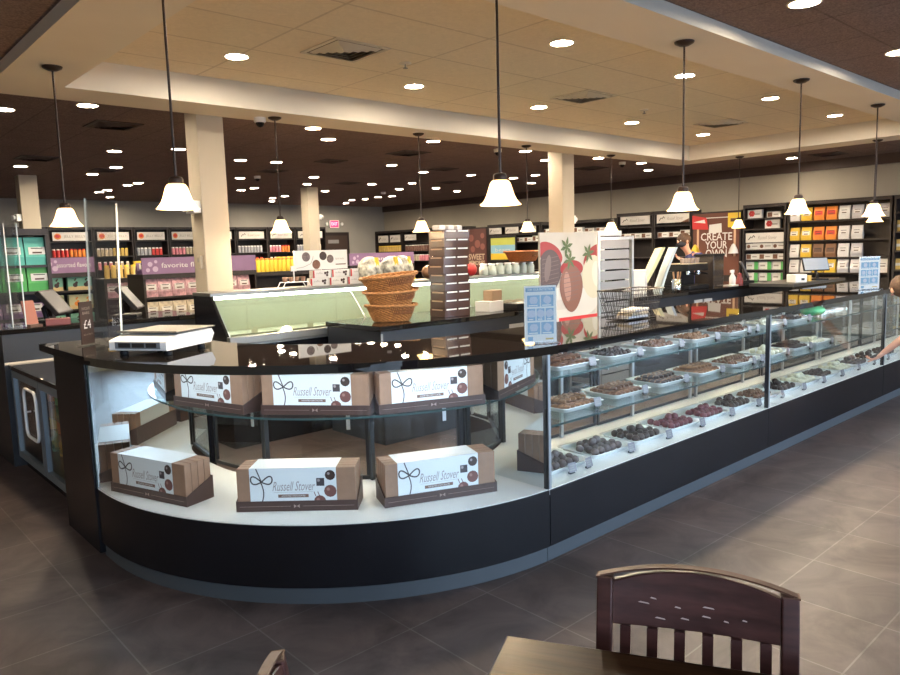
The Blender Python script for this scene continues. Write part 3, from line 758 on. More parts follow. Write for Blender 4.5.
for i in range(10):
    f = i/9
    for s in (-1,1): b.tube([((-.5+f)*(Wb+.04), s*(Db/2+.008), .06),((-.5+f)*(Wb+.04), s*(Db/2+.008), .061)], .0017, rod, 5)
for k in range(3):
    pg = MB().box(-.09,-.055,.008+.02*k,.13,.05,.026+.02*k,[silverbag,beige,whitebag][k])
    tag(pg.build('wrapped_pack', loc=(3.96+.02*k,2.66,ZC), rz=.08*k, bevel=.004), ['silver','beige','white'][k]+' flat pack lying in the dark wire basket, %s' % ['lowest','middle','topmost'][k], 'pack', None)
# register display beyond the far end of the worktop
# ---------------------------------------------------------------- left: low cooler, register counter
t = thing('undercounter_cooler', 'low black cooler with glass doors at left end of the counter', 'cooler', (1.20,4.74,0), 0)
CL, CH, CD = 1.72, .82, .60
b = MB().box(.03,0,.10,CD,CL,.13,blackwood).box(CD-.03,0,.13,CD,CL,CH-.035,blackwood).box(.03,0,.13,CD-.03,.03,CH-.035,blackwood).box(.03,CL-.03,.13,CD-.03,CL,CH-.035,blackwood).box(.05,.02,0,CD,CL-.02,.10,blackwood)
b.build('cabinet', t)
MB().box(-.01,0,CH-.034,CD,CL,CH,granite).build('top', t, bevel=.004)
for k in range(2):
    y0 = .05 + k*(CL-.10)/2; y1 = y0 + (CL-.10)/2 - .01
    fr = MB(); bl = mat('door_frame_grey',(.20,.24,.28),.4,.5)
    for (a,c,d,e) in ((y0,.10,y1,.15),(y0,CH-.09,y1,CH-.04),(y0,.15,y0+.05,CH-.09),(y1-.05,.15,y1,CH-.09)): fr.box(-.005,a,c,.028,d,e,bl)
    o = fr.build('door', t)
    MB().box(.008,y0+.06,.15,.014,y1-.06,CH-.09,glass).build('pane', o)
    if k == 1:
        hy, hw, hz0, hz1 = y0+.12, .17, .36, .71
        pts = []
        for (sy, sz, a0) in ((1,1,0),(-1,1,PI/2),(-1,-1,PI),(1,-1,1.5*PI)):
            for i in range(6):
                a = a0 + PI/2*i/5; pts.append((-.035, hy + sy*(hw-.06) + .06*math.cos(a), (hz0+hz1)/2 + sz*((hz1-hz0)/2-.06) + .06*math.sin(a)))
        MB().tube(pts, .011, mat('white_handle',(.80,.82,.84),.25), 8, True).cyl((-.035,hy+hw,.53),(.0,hy+hw,.53),.008,white,8).build('handle', o)
for z in (.30,.52): MB().box(.05,.035,z,CD-.04,CL-.035,z+.008,shelfglass).build('shelf', t)
for i in range(7):
    for z in (.131,.309,.529):
        m = [green,yellow,white,orange,teal][ (i*3+int(z*10)) % 5]
        tag(MB().lathe([(.032,0),(.034,.01),(.034,.10),(.014,.135),(.014,.155)], m, 12).build('drink_bottle', loc=(1.20+.22, 4.95+.21*i, z)), 'drink bottle on the %s shelf inside the low cooler' % {.131:'bottom',.309:'middle',.529:'top'}[z], 'bottle', 'drink bottles on the %s cooler shelf' % {.131:'bottom',.309:'middle',.529:'top'}[z])
t = thing('register_counter', 'black register counter behind the low cooler at far left', 'counter', (1.17,6.48,0), 0)
MB().box(0,0,0,1.60,.72,1.05, mat('slate_panel',(.012,.013,.017),.4)).build('body', t)
MB().box(-.02,-.02,1.051,1.62,.75,1.09,granite).build('top', t, bevel=.005)
MB().box(.0,-.012,.815,1.59,-.001,.832,ventw).build('trim_strip', t)
ZR = 1.091
def register(x, y, rz, lab):
    t = thing('register_screen', lab, 'register', (x,y,ZR), rz)
    MB().box(-.12,-.10,0,.12,.10,.03,blackp).build('base', t, bevel=.006)
    MB().tube([(0,.04,.03),(0,.06,.12),(0,.0,.17)], .022, blackp, 10).build('neck', t)
    M = Matrix.Translation((0,-.03,.17)) @ Matrix.Rotation(math.radians(-38),4,'X')
    MB().box(-.16,-.02,-.125,.16,.02,.125,blackp,M).build('screen_case', t, bevel=.006)
    MB().box(-.145,-.0215,-.11,.145,-.0202,.11,mat('screen_face',(.02,.025,.03),.35),M).build('screen', t)
    return t
register(1.62,6.84,math.radians(55),'black tilted register screen at far left behind the cooler')
register(2.22,6.78,math.radians(60),'black tilted register screen seen behind the clear shield and white scale')
for (x,l) in ((1.27,'leftmost clear acrylic shield panel beside the green pouches'),(1.36,'second clear acrylic shield panel from the left edge')):
    t = thing('sneeze_shield', l, 'acrylic shield', (x,6.60,ZR))
    MB().box(-.003,-.05,.004,.003,.55,.82,acryl).build('panel', t); MB().box(-.004,-.052,.004,.004,-.049,.82,edgelit).build('panel_edge', t); MB().box(-.04,.1,0,.04,.14,.02,acryl).build('foot', t)
t = thing('leaflet_stand', 'brown leaflet holder with reddish cards at far left on the register counter', 'leaflet holder', (1.42,6.55,ZR), .3)
MB().box(-.05,-.03,0,.05,.04,.02,brownink).box(-.05,.02,.02,.05,.03,.22,mat('card_red_brown',(.28,.10,.07),.5),Matrix.Rotation(-.25,4,'X')).build('holder', t)
t2 = tag(MB().box(-.09,-.06,0,.09,.06,.05,mat('maroon_box',(.16,.04,.04),.5)).build('card_box', loc=(1.60,6.58,ZR), rz=-.2, bevel=.003), 'low maroon box on the register counter left of the tilted screen', 'box')
# ---------------------------------------------------------------- island: chilled case and service counter
ZF = 1.30
t = thing('chilled_case', 'long chilled case with slanted greenish glass behind the service counter', 'chilled case', (2.62,5.60,0), 0)
FL, FD = 5.6, .66
b = MB().box(0,.02,0,FL,FD,.86,blackwood).box(0,.0,.86,FL,FD,.90,steel); b.build('base', t)
inner = mat('pale_green_liner',(.36,.36,.28),.45)
MB().box(.02,FD-.05,.90,FL-.02,FD-.02,ZF-.03,inner).build('liner', t)
MB().box(.03,.06,.901,FL-.03,FD-.051,.93,mat('pale_shelf',(.52,.53,.42),.4)).build('display_shelf', t)
MB().box(-.005,.30,ZF-.03,FL+.005,FD+.01,ZF,steel).build('top', t, bevel=.004)
MB().box(-.01,-.03,.88,FL+.01,.03,.945,steel).build('front_rail', t, bevel=.006)
gl = MB()
for k in range(4):
    x0 = .02 + k*(FL-.04)/4; x1 = .02 + (k+1)*(FL-.04)/4 - .006
    gl = MB(); n = Vector((0,-.355,.315)).normalized()*.004
    y0,z0,y1,z1 = .01,.946,.315,ZF-.031
    q = Vector((0,-(z1-z0),(y1-y0))).normalized()*.006
    vs = [(x0,y0,z0),(x1,y0,z0),(x1,y1,z1),(x0,y1,z1)]; vs += [(x,y+q.y,z+q.z) for x,y,z in vs]
    gl.add(vs, [(0,1,2,3),(7,6,5,4),(0,4,5,1),(1,5,6,2),(2,6,7,3),(3,7,4,0)], fridgeglass).build('glass_pane', t)
    if k: MB().tube([(x0-.003,y0-.006,z0),(x0-.003,y1-.006,z1)], .007, alu, 6).build('mullion', t)
for x in (0, FL-.02):
    MB().add([(x,.0,.901),(x,FD,.901),(x,FD,ZF-.031),(x,.31,ZF-.031),(x+.02,.0,.901),(x+.02,FD,.901),(x+.02,FD,ZF-.031),(x+.02,.31,ZF-.031)], [(0,1,2,3),(7,6,5,4),(0,4,5,1),(1,5,6,2),(2,6,7,3),(3,7,4,0)], blackwood).build('end_panel', t)
MB().box(.05,.32,ZF-.06,FL-.05,.36,ZF-.035,led).build('light_strip', t)
# service counter
t = thing('service_counter', 'long dark service counter behind the display cases carrying baskets and stacked boxes', 'counter', (3.52,4.74,0), 0)
SL, SD = 7.3, .82
MB().box(.02,.02,0,SL-.02,SD,.955, mat('blue_black_panel',(.022,.026,.036),.3)).build('body', t)
MB().box(0,0,.956,SL,SD,1.0,granite).build('top', t, bevel=.004)
for (x,l) in ((1.55,''),(1.84,''),(5.0,''),(5.25,'')): MB().box(x,.010,.66,x+.20,.019,.88,mat('access_panel',(.42,.43,.44),.4)).build('access_panel', t)
MB().cyl((.06,.01,.80),(.06,-.012,.80),.012,steel,8).box(-.0,-.004,.86,.022,.0,.94,steel).build('fixture', t)
ZS1 = 1.001
# wicker baskets
def make_basket(r, h, m, lab, loc, rz=0, oval=1.25, handle=False):
    t = thing('wicker_basket', lab, 'basket', loc, rz)
    mb = MB()
    n = 48
    def ring(rr, z, ph, amp): return [(oval*(rr+amp*math.cos(j*PI+ph))*math.cos(2*PI*j/n), (rr+amp*math.cos(j*PI+ph))*math.sin(2*PI*j/n), z) for j in range(n)]
    rows = 12; rings = [ring(r*.70, .004, 0, 0)]
    for i in range(rows): 
        z = .006 + (h-.02)*i/rows; rr = r*(.70 + .26*(i/rows)**.9)
        rings += [ring(rr, z, PI*(i%2), .003), ring(rr+.004, z+(h-.02)/rows*.5, PI*(i%2), .004)]
    rings.append(ring(r*.97, h-.012, 0, .002))
    inner = [[(x*.94, y*.94, max(z, .012)) for x, y, z in rg] for rg in rings[::-1]]
    mb.loft(rings + inner, m, False, True, True)
    mb.build('woven_body', t)
    rim = MB()
    for k in range(3):
        rim.tube([(oval*(r+.008*math.cos(9*2*PI*j/60+k*2.1))*math.cos(2*PI*j/60), (r+.008*math.cos(9*2*PI*j/60+k*2.1))*math.sin(2*PI*j/60), h-.008+.008*math.sin(9*2*PI*j/60+k*2.1)) for j in range(60)], .007, m, 6, True)
    rim.build('braided_rim', t)
    lat = MB()
    for i in range(16):
        a = -1.5 + 1.15*i/15
        for s in (-1, 1):
            lat.tube([(oval*r*.87*math.cos(a), r*.87*math.sin(a), h*.45), (oval*r*.95*math.cos(a+s*.10), r*.95*math.sin(a+s*.10), h*.88)], .0042, wicker_d, 5)
    lat.build('open_lattice', t)
    return t
bx, by = 3.87, 5.04
make_basket(.178,.15,wicker,'wicker basket at the bottom of the three-basket stack',(bx,by,ZS1),-.6)
make_basket(.188,.15,wicker,'wicker basket in the middle of the three-basket stack',(bx+.005,by,ZS1+.128),-.45).rotation_euler = (.07,-.05,-.45)
make_basket(.198,.15,wicker,'topmost wicker basket of the stack, tilted',(bx+.0,by,ZS1+.256),-.75).rotation_euler = (.05,-.09,-.75)
# stack of brown boxes
n = 10
for i in range(n):
    jx, jy = random.uniform(-.008,.008), random.uniform(-.008,.008)
    z = ZS1 + i*.0785
    t = thing('gift_box', 'glossy brown gift box with pale band, %s' % (['bottom of the tall stack','second from bottom of the tall stack','third from bottom of the tall stack','fourth from bottom of the tall stack','fifth from bottom of the tall stack','fifth from top of the tall stack','fourth from top of the tall stack','third from top of the tall stack','second from top of the tall stack','topmost of the tall stack'][i]), 'box', (4.50+jx,4.86+jy,z), -.04+random.uniform(-.02,.02), 'tall stack of brown gift boxes')
    gb = mat('glossy_brown_box',(.065,.030,.024),.25,spec=.5)
    MB().box(-.15,0,0,.15,.22,.077,gb).build('carton', t, bevel=.003)
    MB().box(-.13,-.0014,.063,-.012,-.0004,.075,whitelam).box(.012,-.0014,.063,.13,-.0004,.075,whitelam).box(-.1515,.03,.059,-.1505,.19,.071,mat('tan_print',(.35,.2,.12),.4)).build('printed_band', t)
for i in range(3): tag(MB().box(-.04,-.05,0,.04,.05,.045,whitebag).build('small_packet', loc=(4.40+.105*i,4.98,ZS1+.7855), rz=.1*i, bevel=.01), 'small pale packet on top of the brown box stack, %s' % ['left','middle','right'][i], 'packet')
# white and kraft boxes beside it
tag(MB().box(-.11,-.09,0,.11,.09,.10,paper).build('paper_box', loc=(5.05,5.0,ZS1), rz=.1, bevel=.003), 'low white paper box right of the brown box stack', 'box')
tag(MB().box(-.075,-.06,0,.075,.06,.10,mat('kraft_card',(.36,.24,.15),.6)).build('kraft_box', loc=(5.12,5.02,ZS1+.101), rz=.1, bevel=.003), 'small brown kraft box on the white paper box', 'box')
tag(MB().box(-.15,-.10,0,.15,.10,.06,blackp).build('tablet_case', loc=(5.42,4.93,ZS1), bevel=.004), 'flat black case on the service counter left of the poster', 'case')
tag(MB().box(-.10,-.07,0,.10,.07,.05,whitelam).build('cardboard_lid', loc=(5.30,5.24,ZS1), rz=-.1, bevel=.004), 'pale lid lying behind the flat black case', 'lid')
# strawberry poster stand
t = thing('poster_stand', 'tall poster of chocolate dipped strawberries standing left of the sheet rack', 'poster', (5.325,4.22,0), 0)
PW, PZ0, PZ1 = .83, .80, 1.735
MB().box(-PW/2,0,PZ0,PW/2,.02,PZ1, mat('poster_cream',(.46,.43,.375),.4,noise=.08,nscale=3)).build('board', t)
b = MB(); y = -.001
H = PZ1 - PZ0
plate = mat('poster_plate',(.56,.54,.49),.4); pstr = mat('poster_strawberry',(.30,.022,.022),.4); pdk = mat('poster_dark_choc',(.075,.042,.036),.35); pdk2 = mat('poster_dark_choc_sheen',(.15,.10,.085),.35)
pmk = mat('poster_milk_choc',(.20,.085,.055),.35); pmk2 = mat('poster_milk_choc_sheen',(.36,.19,.14),.35); pwh = mat('poster_white_choc',(.52,.48,.35),.35); pwh2 = mat('poster_white_choc_sheen',(.60,.57,.46),.35); pgr = mat('poster_leaf',(.09,.13,.05),.5)
U = lambda u: -PW/2 + PW*u
Vv = lambda v: PZ0 + H*v
def clipblob(u, v, ru, rv, m, dy, ang=0, bot=1.0, top=1.0, n=28):
    vs = []
    for i in range(n):
        a = 2*PI*i/n; x = ru*PW*math.cos(a); z = rv*H*math.sin(a)
        x *= (1 + (top-1)*max(0,math.sin(a))) * (1 + (bot-1)*max(0,-math.sin(a)))
        X = U(u) + x*math.cos(ang) - z*math.sin(ang); Z = Vv(v) + x*math.sin(ang) + z*math.cos(ang)
        vs.append((min(PW/2-.001,max(-PW/2+.001,X)), y-dy, min(PZ1-.001,max(PZ0+.001,Z))))
    b.add(vs, [tuple(range(n))], m)
b.box(-PW/2,y-.0008,PZ0,PW/2,y,Vv(.07),black); b.box(U(.30),y-.0014,Vv(.07),PW/2,y,Vv(.17),red)
clipblob(.42,.30,.60,.17,plate,.001)
clipblob(.30,.30,.36,.05,mat('poster_plate_grey',(.50,.47,.43),.4),.0013)
clipblob(.16,.80,.22,.10,pstr,.0016,-.35)
clipblob(.15,.63,.20,.21,pdk,.002,-.12,bot=.85); clipblob(.12,.66,.05,.13,pdk2,.0023,-.2)
clipblob(.92,.76,.20,.09,pstr,.002,.55); clipblob(.93,.55,.21,.22,pwh,.0024,.1); clipblob(.98,.58,.08,.13,pwh2,.0027,.1)
clipblob(.53,.645,.20,.085,pstr,.003); clipblob(.52,.45,.205,.235,pmk,.0034,.03,bot=.78,top=1.05); clipblob(.45,.47,.06,.15,pmk2,.0037,.1)
for k in range(6):
    for i, (cu, cv) in enumerate(((.44,.86),(.49,.73),(.83,.79))):
        a = k*1.05+.3+i; clipblob(cu+.055*math.cos(a), cv+.05*math.sin(a), .022, .052, pgr, .0042+.0001*k, a-PI/2, .4, .4, 8)
for i in range(7):
    v = .32+.045*i; hw = .10+.013*i; b.add([(U(.52-hw),y-.0046,Vv(v)),(U(.52+hw),y-.0046,Vv(v+.025)),(U(.52+hw),y-.0046,Vv(v+.031)),(U(.52-hw),y-.0046,Vv(v+.006))], [(0,1,2,3)], pdk2)
    v = .50+.04*i; b.add([(U(.03),y-.003,Vv(v)),(U(.30),y-.003,Vv(v+.03)),(U(.30),y-.003,Vv(v+.035)),(U(.03),y-.003,Vv(v+.005))], [(0,1,2,3)], pdk2)
b.text('NEW',.07,face(U(.82),y-.0012,Vv(.035),SOUTH),plate,width=.16)
b.build('printed_art', t)
for s in (-1,1): MB().box(s*.36-.015,.021,.0,s*.36+.015,.045,1.5,blackm).box(s*.36-.015,-.14,0,s*.36+.015,.20,.02,blackm).build('leg', t)
# sheet pan rack
t = thing('sheet_pan_rack', 'tall aluminium sheet pan rack standing right of the strawberry poster', 'rack', (5.84,4.28,0), 0)
RW, RD, RH = .57, .36, 1.70
for (x,y) in ((0,0),(RW,0),(0,RD),(RW,RD)): MB().box(x-.016,y-.016,.09,x+.016,y+.016,RH,alu).build('post', t)
b = MB()
for z in (.14,RH-.04): b.box(.016,-.012,z,RW-.016,.012,z+.03,alu).box(.016,RD-.012,z,RW-.016,RD+.012,z+.03,alu).box(-.012,.016,z,.012,RD-.016,z+.03,alu).box(RW-.012,.016,z,RW+.012,RD-.016,z+.03,alu)
b.build('frame', t)
b = MB()
for i in range(14):
    z = .22 + .104*i
    for x in (.018, RW-.04): b.box(x,.0,z,x+.022,RD,z+.004,alu)
b.build('runner', t)
for (x,y) in ((0,0),(RW,0),(0,RD),(RW,RD)): MB().lathe([(.012,.09),(.012,.07)],steel,8).cyl((-.012,0,.035),(.012,0,.035),.034,blackp,14).build('caster', t).location = (x,y,0)
panm = mat('sheet_pan_aluminium',(.36,.35,.34),.4,.7)
sp = None
for i in range(14):
    z = .225 + .104*i
    lab = 'aluminium sheet pan in the tall rack, %s level from the top' % ['fourteenth','thirteenth','twelfth','eleventh','tenth','ninth','eighth','seventh','sixth','fifth','fourth','third','second','top'][i]
    if sp is None:
        p = [(.045,.015),(RW-.045,.015),(RW-.045,RD-.015),(.045,RD-.015)]
        b = MB().box(.045,.012,0,RW-.045,RD-.012,.003,panm).box(.045,.0,0,RW-.045,.010,.088,panm).box(.045,RD-.01,0,RW-.045,RD,.05,panm).box(.043,.0,0,.048,RD,.05,panm).box(RW-.048,.0,0,RW-.043,RD,.05,panm)
        sp = b.build('sheet_pan', loc=(5.84,4.28,z)); o = sp
    else: o = dup(sp, (5.84,4.28,z))
    tag(o, lab, 'sheet pan', 'sheet pans in the rack')
tag(MB().box(0,0,0,.40,.28,.05,paper).build('paper_carton', loc=(5.88,4.31,RH+.001), bevel=.004), 'flat white carton lying on top of the sheet pan rack', 'carton')
# ---------------------------------------------------------------- on the chilled case
FX, FY, FZ = 2.62, 5.60, ZF+.001
t = thing('truffle_sign', 'white sign with printed chocolates on the left stack above the chilled case', 'sign', (3.83,6.07,FZ+.155), 0)
b = MB().box(-.30,-.006,0,.30,.006,.185, paper)
for (x,z,r,m) in ((-.17,.125,.045,choc_g),(.02,.13,.042,choc_d),(.10,.10,.04,choc_g),(-.06,.05,.045,choc_m)): b.add([(x+r*math.cos(a*PI/8),-.0066,z+r*math.sin(a*PI/8)) for a in range(16)], [tuple(range(16))], m)
b.text('hand made',.03,face(.21,-.0068,.10,SOUTH),greyink,width=.10); b.box(.16,-.0066,.04,.28,-.006,.05,brownink)
b.tube([(-.28,-.007,.02),(-.2,-.007,.03),(-.12,-.007,.06),(-.10,-.007,.10),(-.09,-.007,.13)], .0025, greyink, 5)
b.build('sign_face', t)
bx0 = None
for r in range(2):
    for c in range(3):
        x = 3.76 + .215*c + .03*r; lab = 'white truffle box below the chocolate sign, %s of the %s row' % (['left','middle','right'][c], ['lower','upper'][r])
        if bx0 is None:
            bx0 = thing('truffle_box', lab, 'box', (x,6.0,FZ), 0, 'white truffle boxes on the chilled case')
            MB().box(-.10,0,0,.10,.07,.074,paper).build('carton', bx0, bevel=.003)
            k = MB().box(-.1008,-.0008,.002,-.085,.0,.072,red)
            for (xx,zz,rr) in ((.035,.045,.014),(.06,.05,.013),(.055,.025,.013)): k.add([(xx+rr*math.cos(a*PI/6),-.0012,zz+rr*math.sin(a*PI/6)) for a in range(12)], [tuple(range(12))], choc_d)
            k.text('truffles',.022,face(-.03,-.0012,.045,SOUTH),greyink,width=.07); k.build('print', bx0)
        else: dup(bx0, (x,6.0,FZ+.0755*r), 0, lab)
t = thing('cup_stand', 'wire stand holding sample cups on the chilled case', 'stand', (3.50,5.98,FZ), 0)
MB().tube([(-.15,0,0),(-.12,0,.05),(.12,0,.05),(.15,0,0)], .005, white, 6).tube([(-.15,.1,0),(-.12,.1,.05),(.12,.1,.05),(.15,.1,0)], .005, white, 6).box(-.12,0,.048,.12,.10,.053,white).build('frame', t)
MB().cyl((0,.05,.05),(0,.05,.17),.006,white,8).box(-.03,.047,.15,.03,.053,.20,paper).build('price_flag', t)
for i in range(4): tag(MB().lathe([(.018,0),(.026,.045),(.023,.045),(.016,.004)], mat('cup_brown',(.22,.12,.08),.5), 12).build('sample_cup', loc=(3.405+.063*i,6.03,FZ+.054)), 'small brown sample cup on the wire stand, %s from left' % ords[i], 'cup', 'sample cups')
# ribbon bags
def gift_bag(x, y, z, lab):
    t = thing('gift_bag', lab, 'gift bag', (x,y,z), random.uniform(-.3,.3))
    MB().lathe([(.09,0),(.125,.06),(.13,.13),(.11,.20),(.07,.245),(.03,.262)], mat('confetti_wrap',(.45,.45,.40),.4,noise=.75,nscale=22,bump=.4), 16).build('wrapped_body', t)
    MB().box(-.02,-.135,.0,.02,-.12,.24,yellow,Matrix.Rotation(-.12,4,'X')).build('ribbon', t)
    k = MB()
    for i in range(10):
        a = -PI/2 + (i-4.5)*.3; k.tube([(.05*math.cos(a),.12*math.sin(a),.06),(.07*math.cos(a),.15*math.sin(a),.045),(.09*math.cos(a),.16*math.sin(a),.01)], .011, yellow, 5)
    k.build('tassel', t)
gift_bag(4.34,5.98,FZ,'cellophane gift bag with yellow ribbon, left one above the wicker baskets')
gift_bag(4.62,5.98,FZ,'cellophane gift bag with yellow ribbon, middle one above the wicker baskets')
gift_bag(4.83,6.08,FZ,'dark cellophane gift bag, right one above the wicker baskets')
make_basket(.17,.13,mat('red_wicker',(.36,.12,.035),.55,noise=.3,nscale=60),'reddish wicker basket on jars left of the strawberry poster',(6.68,6.02,FZ+.141),0,1.6)
for i in range(7):
    t = thing('glass_jar', 'clear glass jar on the chilled case behind the paper boxes, %s from left' % (ords+['seventh'])[i], 'jar', (6.0+.135*i,6.02,FZ), 0, 'jars on the chilled case')
    MB().lathe([(.05,0),(.055,.01),(.055,.09),(.04,.115),(.04,.12)], mat('jar_glass',(.55,.62,.56),.12,spec=.7), 14).build('jar_body', t)
    MB().lathe([(.045,.12),(.045,.138),(.03,.14)], alu, 14).build('lid', t)
for i in range(5):
    m = [brownbag,orangebag,beige,red,red][i]
    tag(MB().ell((0,0,.07),(.085,.06,.075), m, 12, 7).build('wrapped_treat', loc=(5.15+.16*i,6.02,FZ+.006)), '%s wrapped treat on the chilled case right of the brown box stack' % ['brown','orange','beige','first red','second red'][i], 'treat')
for i in range(6):
    tag(MB().lathe([(.06,0),(.08,.02),(.075,.05),(.04,.07)], choc_m, 12).build('caramel_apple', loc=(6.15+.17*(i%3),5.80+.12*(i//3),.931+.0)), 'brown dipped treat inside the chilled case, %s' % ords[i], 'treat')
for i in range(8):
    t = thing('metal_tray', 'steel tray inside the chilled case, %s from left' % (ords+['seventh','eighth'])[i], 'tray', (2.90+.55*i,5.80,.931), 0, 'steel trays in the chilled case')
    MB().box(-.22,-.10,0,.22,.24,.006,mat('pale_tray',(.70,.72,.60),.35)).box(-.22,-.10,.006,.22,-.095,.02,steel).build('pan', t)
    MB().box(-.03,-.10,.02,.03,-.098,.06,paper).build('tag', t)
# ---------------------------------------------------------------- equipment on the right half of the service counter
tag(MB().box(-.14,-.12,0,.14,.12,.30,whitelam).build('white_carton', loc=(7.66,5.05,ZS1), rz=.5, bevel=.004), 'plain white carton on the service counter right of the sheet rack', 'carton')
t = thing('paper_pad', 'tall curved pad of yellow tissue sheets on the service counter', 'paper', (8.05,5.10,ZS1), -.7)
pm = mat('pale_yellow_tissue',(.62,.58,.36),.6)
pts = [(-.28,.0),(-.22,.03),(-.12,.12),(-.02,.30),(.10,.55)]
MB().loft([[(x,-.13,z),(x,.13,z),(x+.05,.13,z+.012),(x+.05,-.13,z+.012)] for x,z in pts], pm, False).build('sheets', t)
t = thing('paper_pad', 'upright pale blue paper pad beside the yellow tissue pad', 'paper', (8.27,5.04,ZS1), -.7)
MB().loft([[(x,-.13,z),(x,.13,z),(x+.03,.13,z),(x+.03,-.13,z)] for x,z in ((-.10,0),(-.02,.26),(.10,.56))], mat('pale_blue_paper',(.50,.58,.64),.6), False).build('sheets', t)
t = thing('utensil_canister', 'shiny steel canister of utensils on the service counter', 'canister', (8.30,4.88,ZS1))
MB().lathe([(.055,0),(.058,.005),(.058,.16),(.054,.16),(.054,.01)], chrome, 18).build('can', t)
for i in range(5): MB().cyl((.02*math.cos(i*1.3),.02*math.sin(i*1.3),.02),(.05*math.cos(i*1.3),.05*math.sin(i*1.3),.25),.007,mat('wood_handle',(.45,.25,.12),.6),6).build('utensil', t)
t = thing('drinks_machine', 'black drinks machine with small glasses on top, in front of the employee', 'machine', (8.95,5.10,ZS1), 0)
MB().box(-.26,-.18,.0,.26,.20,.05,blackp).box(-.26,.04,.05,.26,.20,.24,blackp).box(-.26,-.16,.24,.26,.20,.33,blackp).build('body', t, bevel=.008)
for x in (-.13,.13): MB().cyl((x,-.08,.24),(x,-.08,.19),.03,chrome,12).cyl((x,-.08,.21),(x,-.22,.195),.012,blackp,8).build('group_head', t)
MB().box(-.25,-.15,.331,.25,.19,.338,mat('cup_tray',(.55,.45,.28),.4)).build('cup_tray', t)
for i in range(6): tag(MB().lathe([(.022,0),(.028,.07),(.026,.07),(.02,.004)], mat('brown_glass',(.25,.20,.17),.1,spec=.8), 12).build('small_glass', loc=(8.74+.08*i,5.06,ZS1+.339)), 'small glass on the black drinks machine, %s from left' % ords[i], 'glass', 'glasses on the drinks machine')
t = thing('display_cube', 'tall dark glass cabinet on the service counter right of the drinks machine', 'cabinet', (9.50,5.08,ZS1))
MB().box(-.14,-.14,0,.14,.14,.42,mat('smoked_glass',(.05,.04,.035),.08,spec=.8)).build('body', t, bevel=.004); MB().box(-.15,-.15,.421,.15,.15,.45,blackp).build('lid', t)
t = thing('spray_bottle', 'white spray bottle on the service counter', 'bottle', (9.98,4.98,ZS1))
MB().lathe([(.04,0),(.045,.01),(.045,.10),(.02,.15),(.018,.17)], white, 14).build('bottle_body', t); MB().box(-.055,-.015,.17,.03,.015,.21,white).build('trigger_head', t, bevel=.004)
tag(MB().box(-.10,-.07,0,.10,.07,.01,paper).build('napkin_pile', loc=(9.76,4.90,ZS1)), 'flat white papers on the service counter by the dark cabinet', 'papers')
t = thing('register_screen', 'dark grey back of a tilted screen at right end of the service counter', 'register', (10.55,5.02,ZS1), .5)
MB().box(-.10,-.08,0,.10,.08,.03,blackp).cyl((0,0,.03),(0,.02,.12),.02,blackp).build('base', t)
MB().box(-.16,-.015,.0,.16,.015,.26,mat('dark_grey_plastic',(.06,.06,.065),.45), Matrix.Translation((0,.0,.08)) @ Matrix.Rotation(-.45,4,'X')).build('screen_case', t, bevel=.006)
t = thing('red_figure', 'small red knick-knack on the service counter left of the dark screen', 'ornament', (10.28,5.02,ZS1))
MB().lathe([(.05,0),(.05,.05),(.03,.10),(.035,.13),(.005,.16)], mat('deep_red',(.22,.03,.03),.4), 12).build('body', t)
# pay point near the pouches
t = thing('pay_counter', 'small dark pay counter before the shelves of pouches', 'counter', (9.65,4.0,0), 0)
MB().box(0,0,0,1.75,.55,1.0,blackwood).build('body', t); MB().box(-.02,-.02,1.001,1.77,.57,1.04,mat('grey_top',(.05,.05,.05),.4)).build('top', t)
t = thing('register_screen', 'pale lit flat screen in front of the shelves of pouches', 'register', (10.72,4.10,1.041), -.55)
MB().box(-.10,-.10,0,.10,.10,.02,blackp).cyl((0,0,.02),(0,.04,.13),.02,blackp).build('base', t)
M = Matrix.Translation((0,.02,.13)) @ Matrix.Rotation(-.35,4,'X')
MB().box(-.20,-.012,0,.20,.012,.19,blackp,M).build('screen_case', t); MB().box(-.19,-.014,.01,.19,-.0125,.18,mat('screen_lit',(.03,.035,.04),.45,emit=.38,ecol=(.45,.55,.68)),M).build('screen', t)
t = thing('receipt_printer', 'small white receipt printer on the pay counter', 'printer', (10.02,4.10,1.041), -.5)
MB().box(-.09,-.09,0,.09,.09,.11,white).build('case', t, bevel=.008); MB().box(0,-.0915,.03,.05,-.0905,.06,black).build('slot', t)
tag(MB().box(-.05,-.04,0,.05,.04,.08,gold).build('small_carton', loc=(10.36,4.10,1.041), bevel=.003), 'small gold carton between the printer and the lit screen', 'carton')

# ---------------------------------------------------------------- shelving and goods
def pouch(m, w=.17, h=.22, mlabel=None):
    t = MB().loft([[(-w/2,-.03,0),(w/2,-.03,0),(w/2,.03,0),(-w/2,.03,0)],[(-w/2,-.042,h*.3),(w/2,-.042,h*.3),(w/2,.042,h*.3),(-w/2,.042,h*.3)],[(-w*.49,-.012,h*.88),(w*.49,-.012,h*.88),(w*.49,.012,h*.88),(-w*.49,.012,h*.88)],[(-w/2,-.003,h),(w/2,-.003,h),(w/2,.003,h),(-w/2,.003,h)]], m, False)
    o = t.build('candy_pouch')
    l = MB(); M = Matrix.Translation((0,-.040,h*.30)) @ Matrix.Rotation(-.085,4,'X')
    l.box(-w*.36,-.006,.02,w*.36,-.004,.09,mlabel or paper,M).box(-w*.25,-.008,.075,w*.25,-.006,.083,black,M).box(-w*.2,-.008,.03,w*.2,-.006,.045,brownink,M)
    l.build('label', o); return o
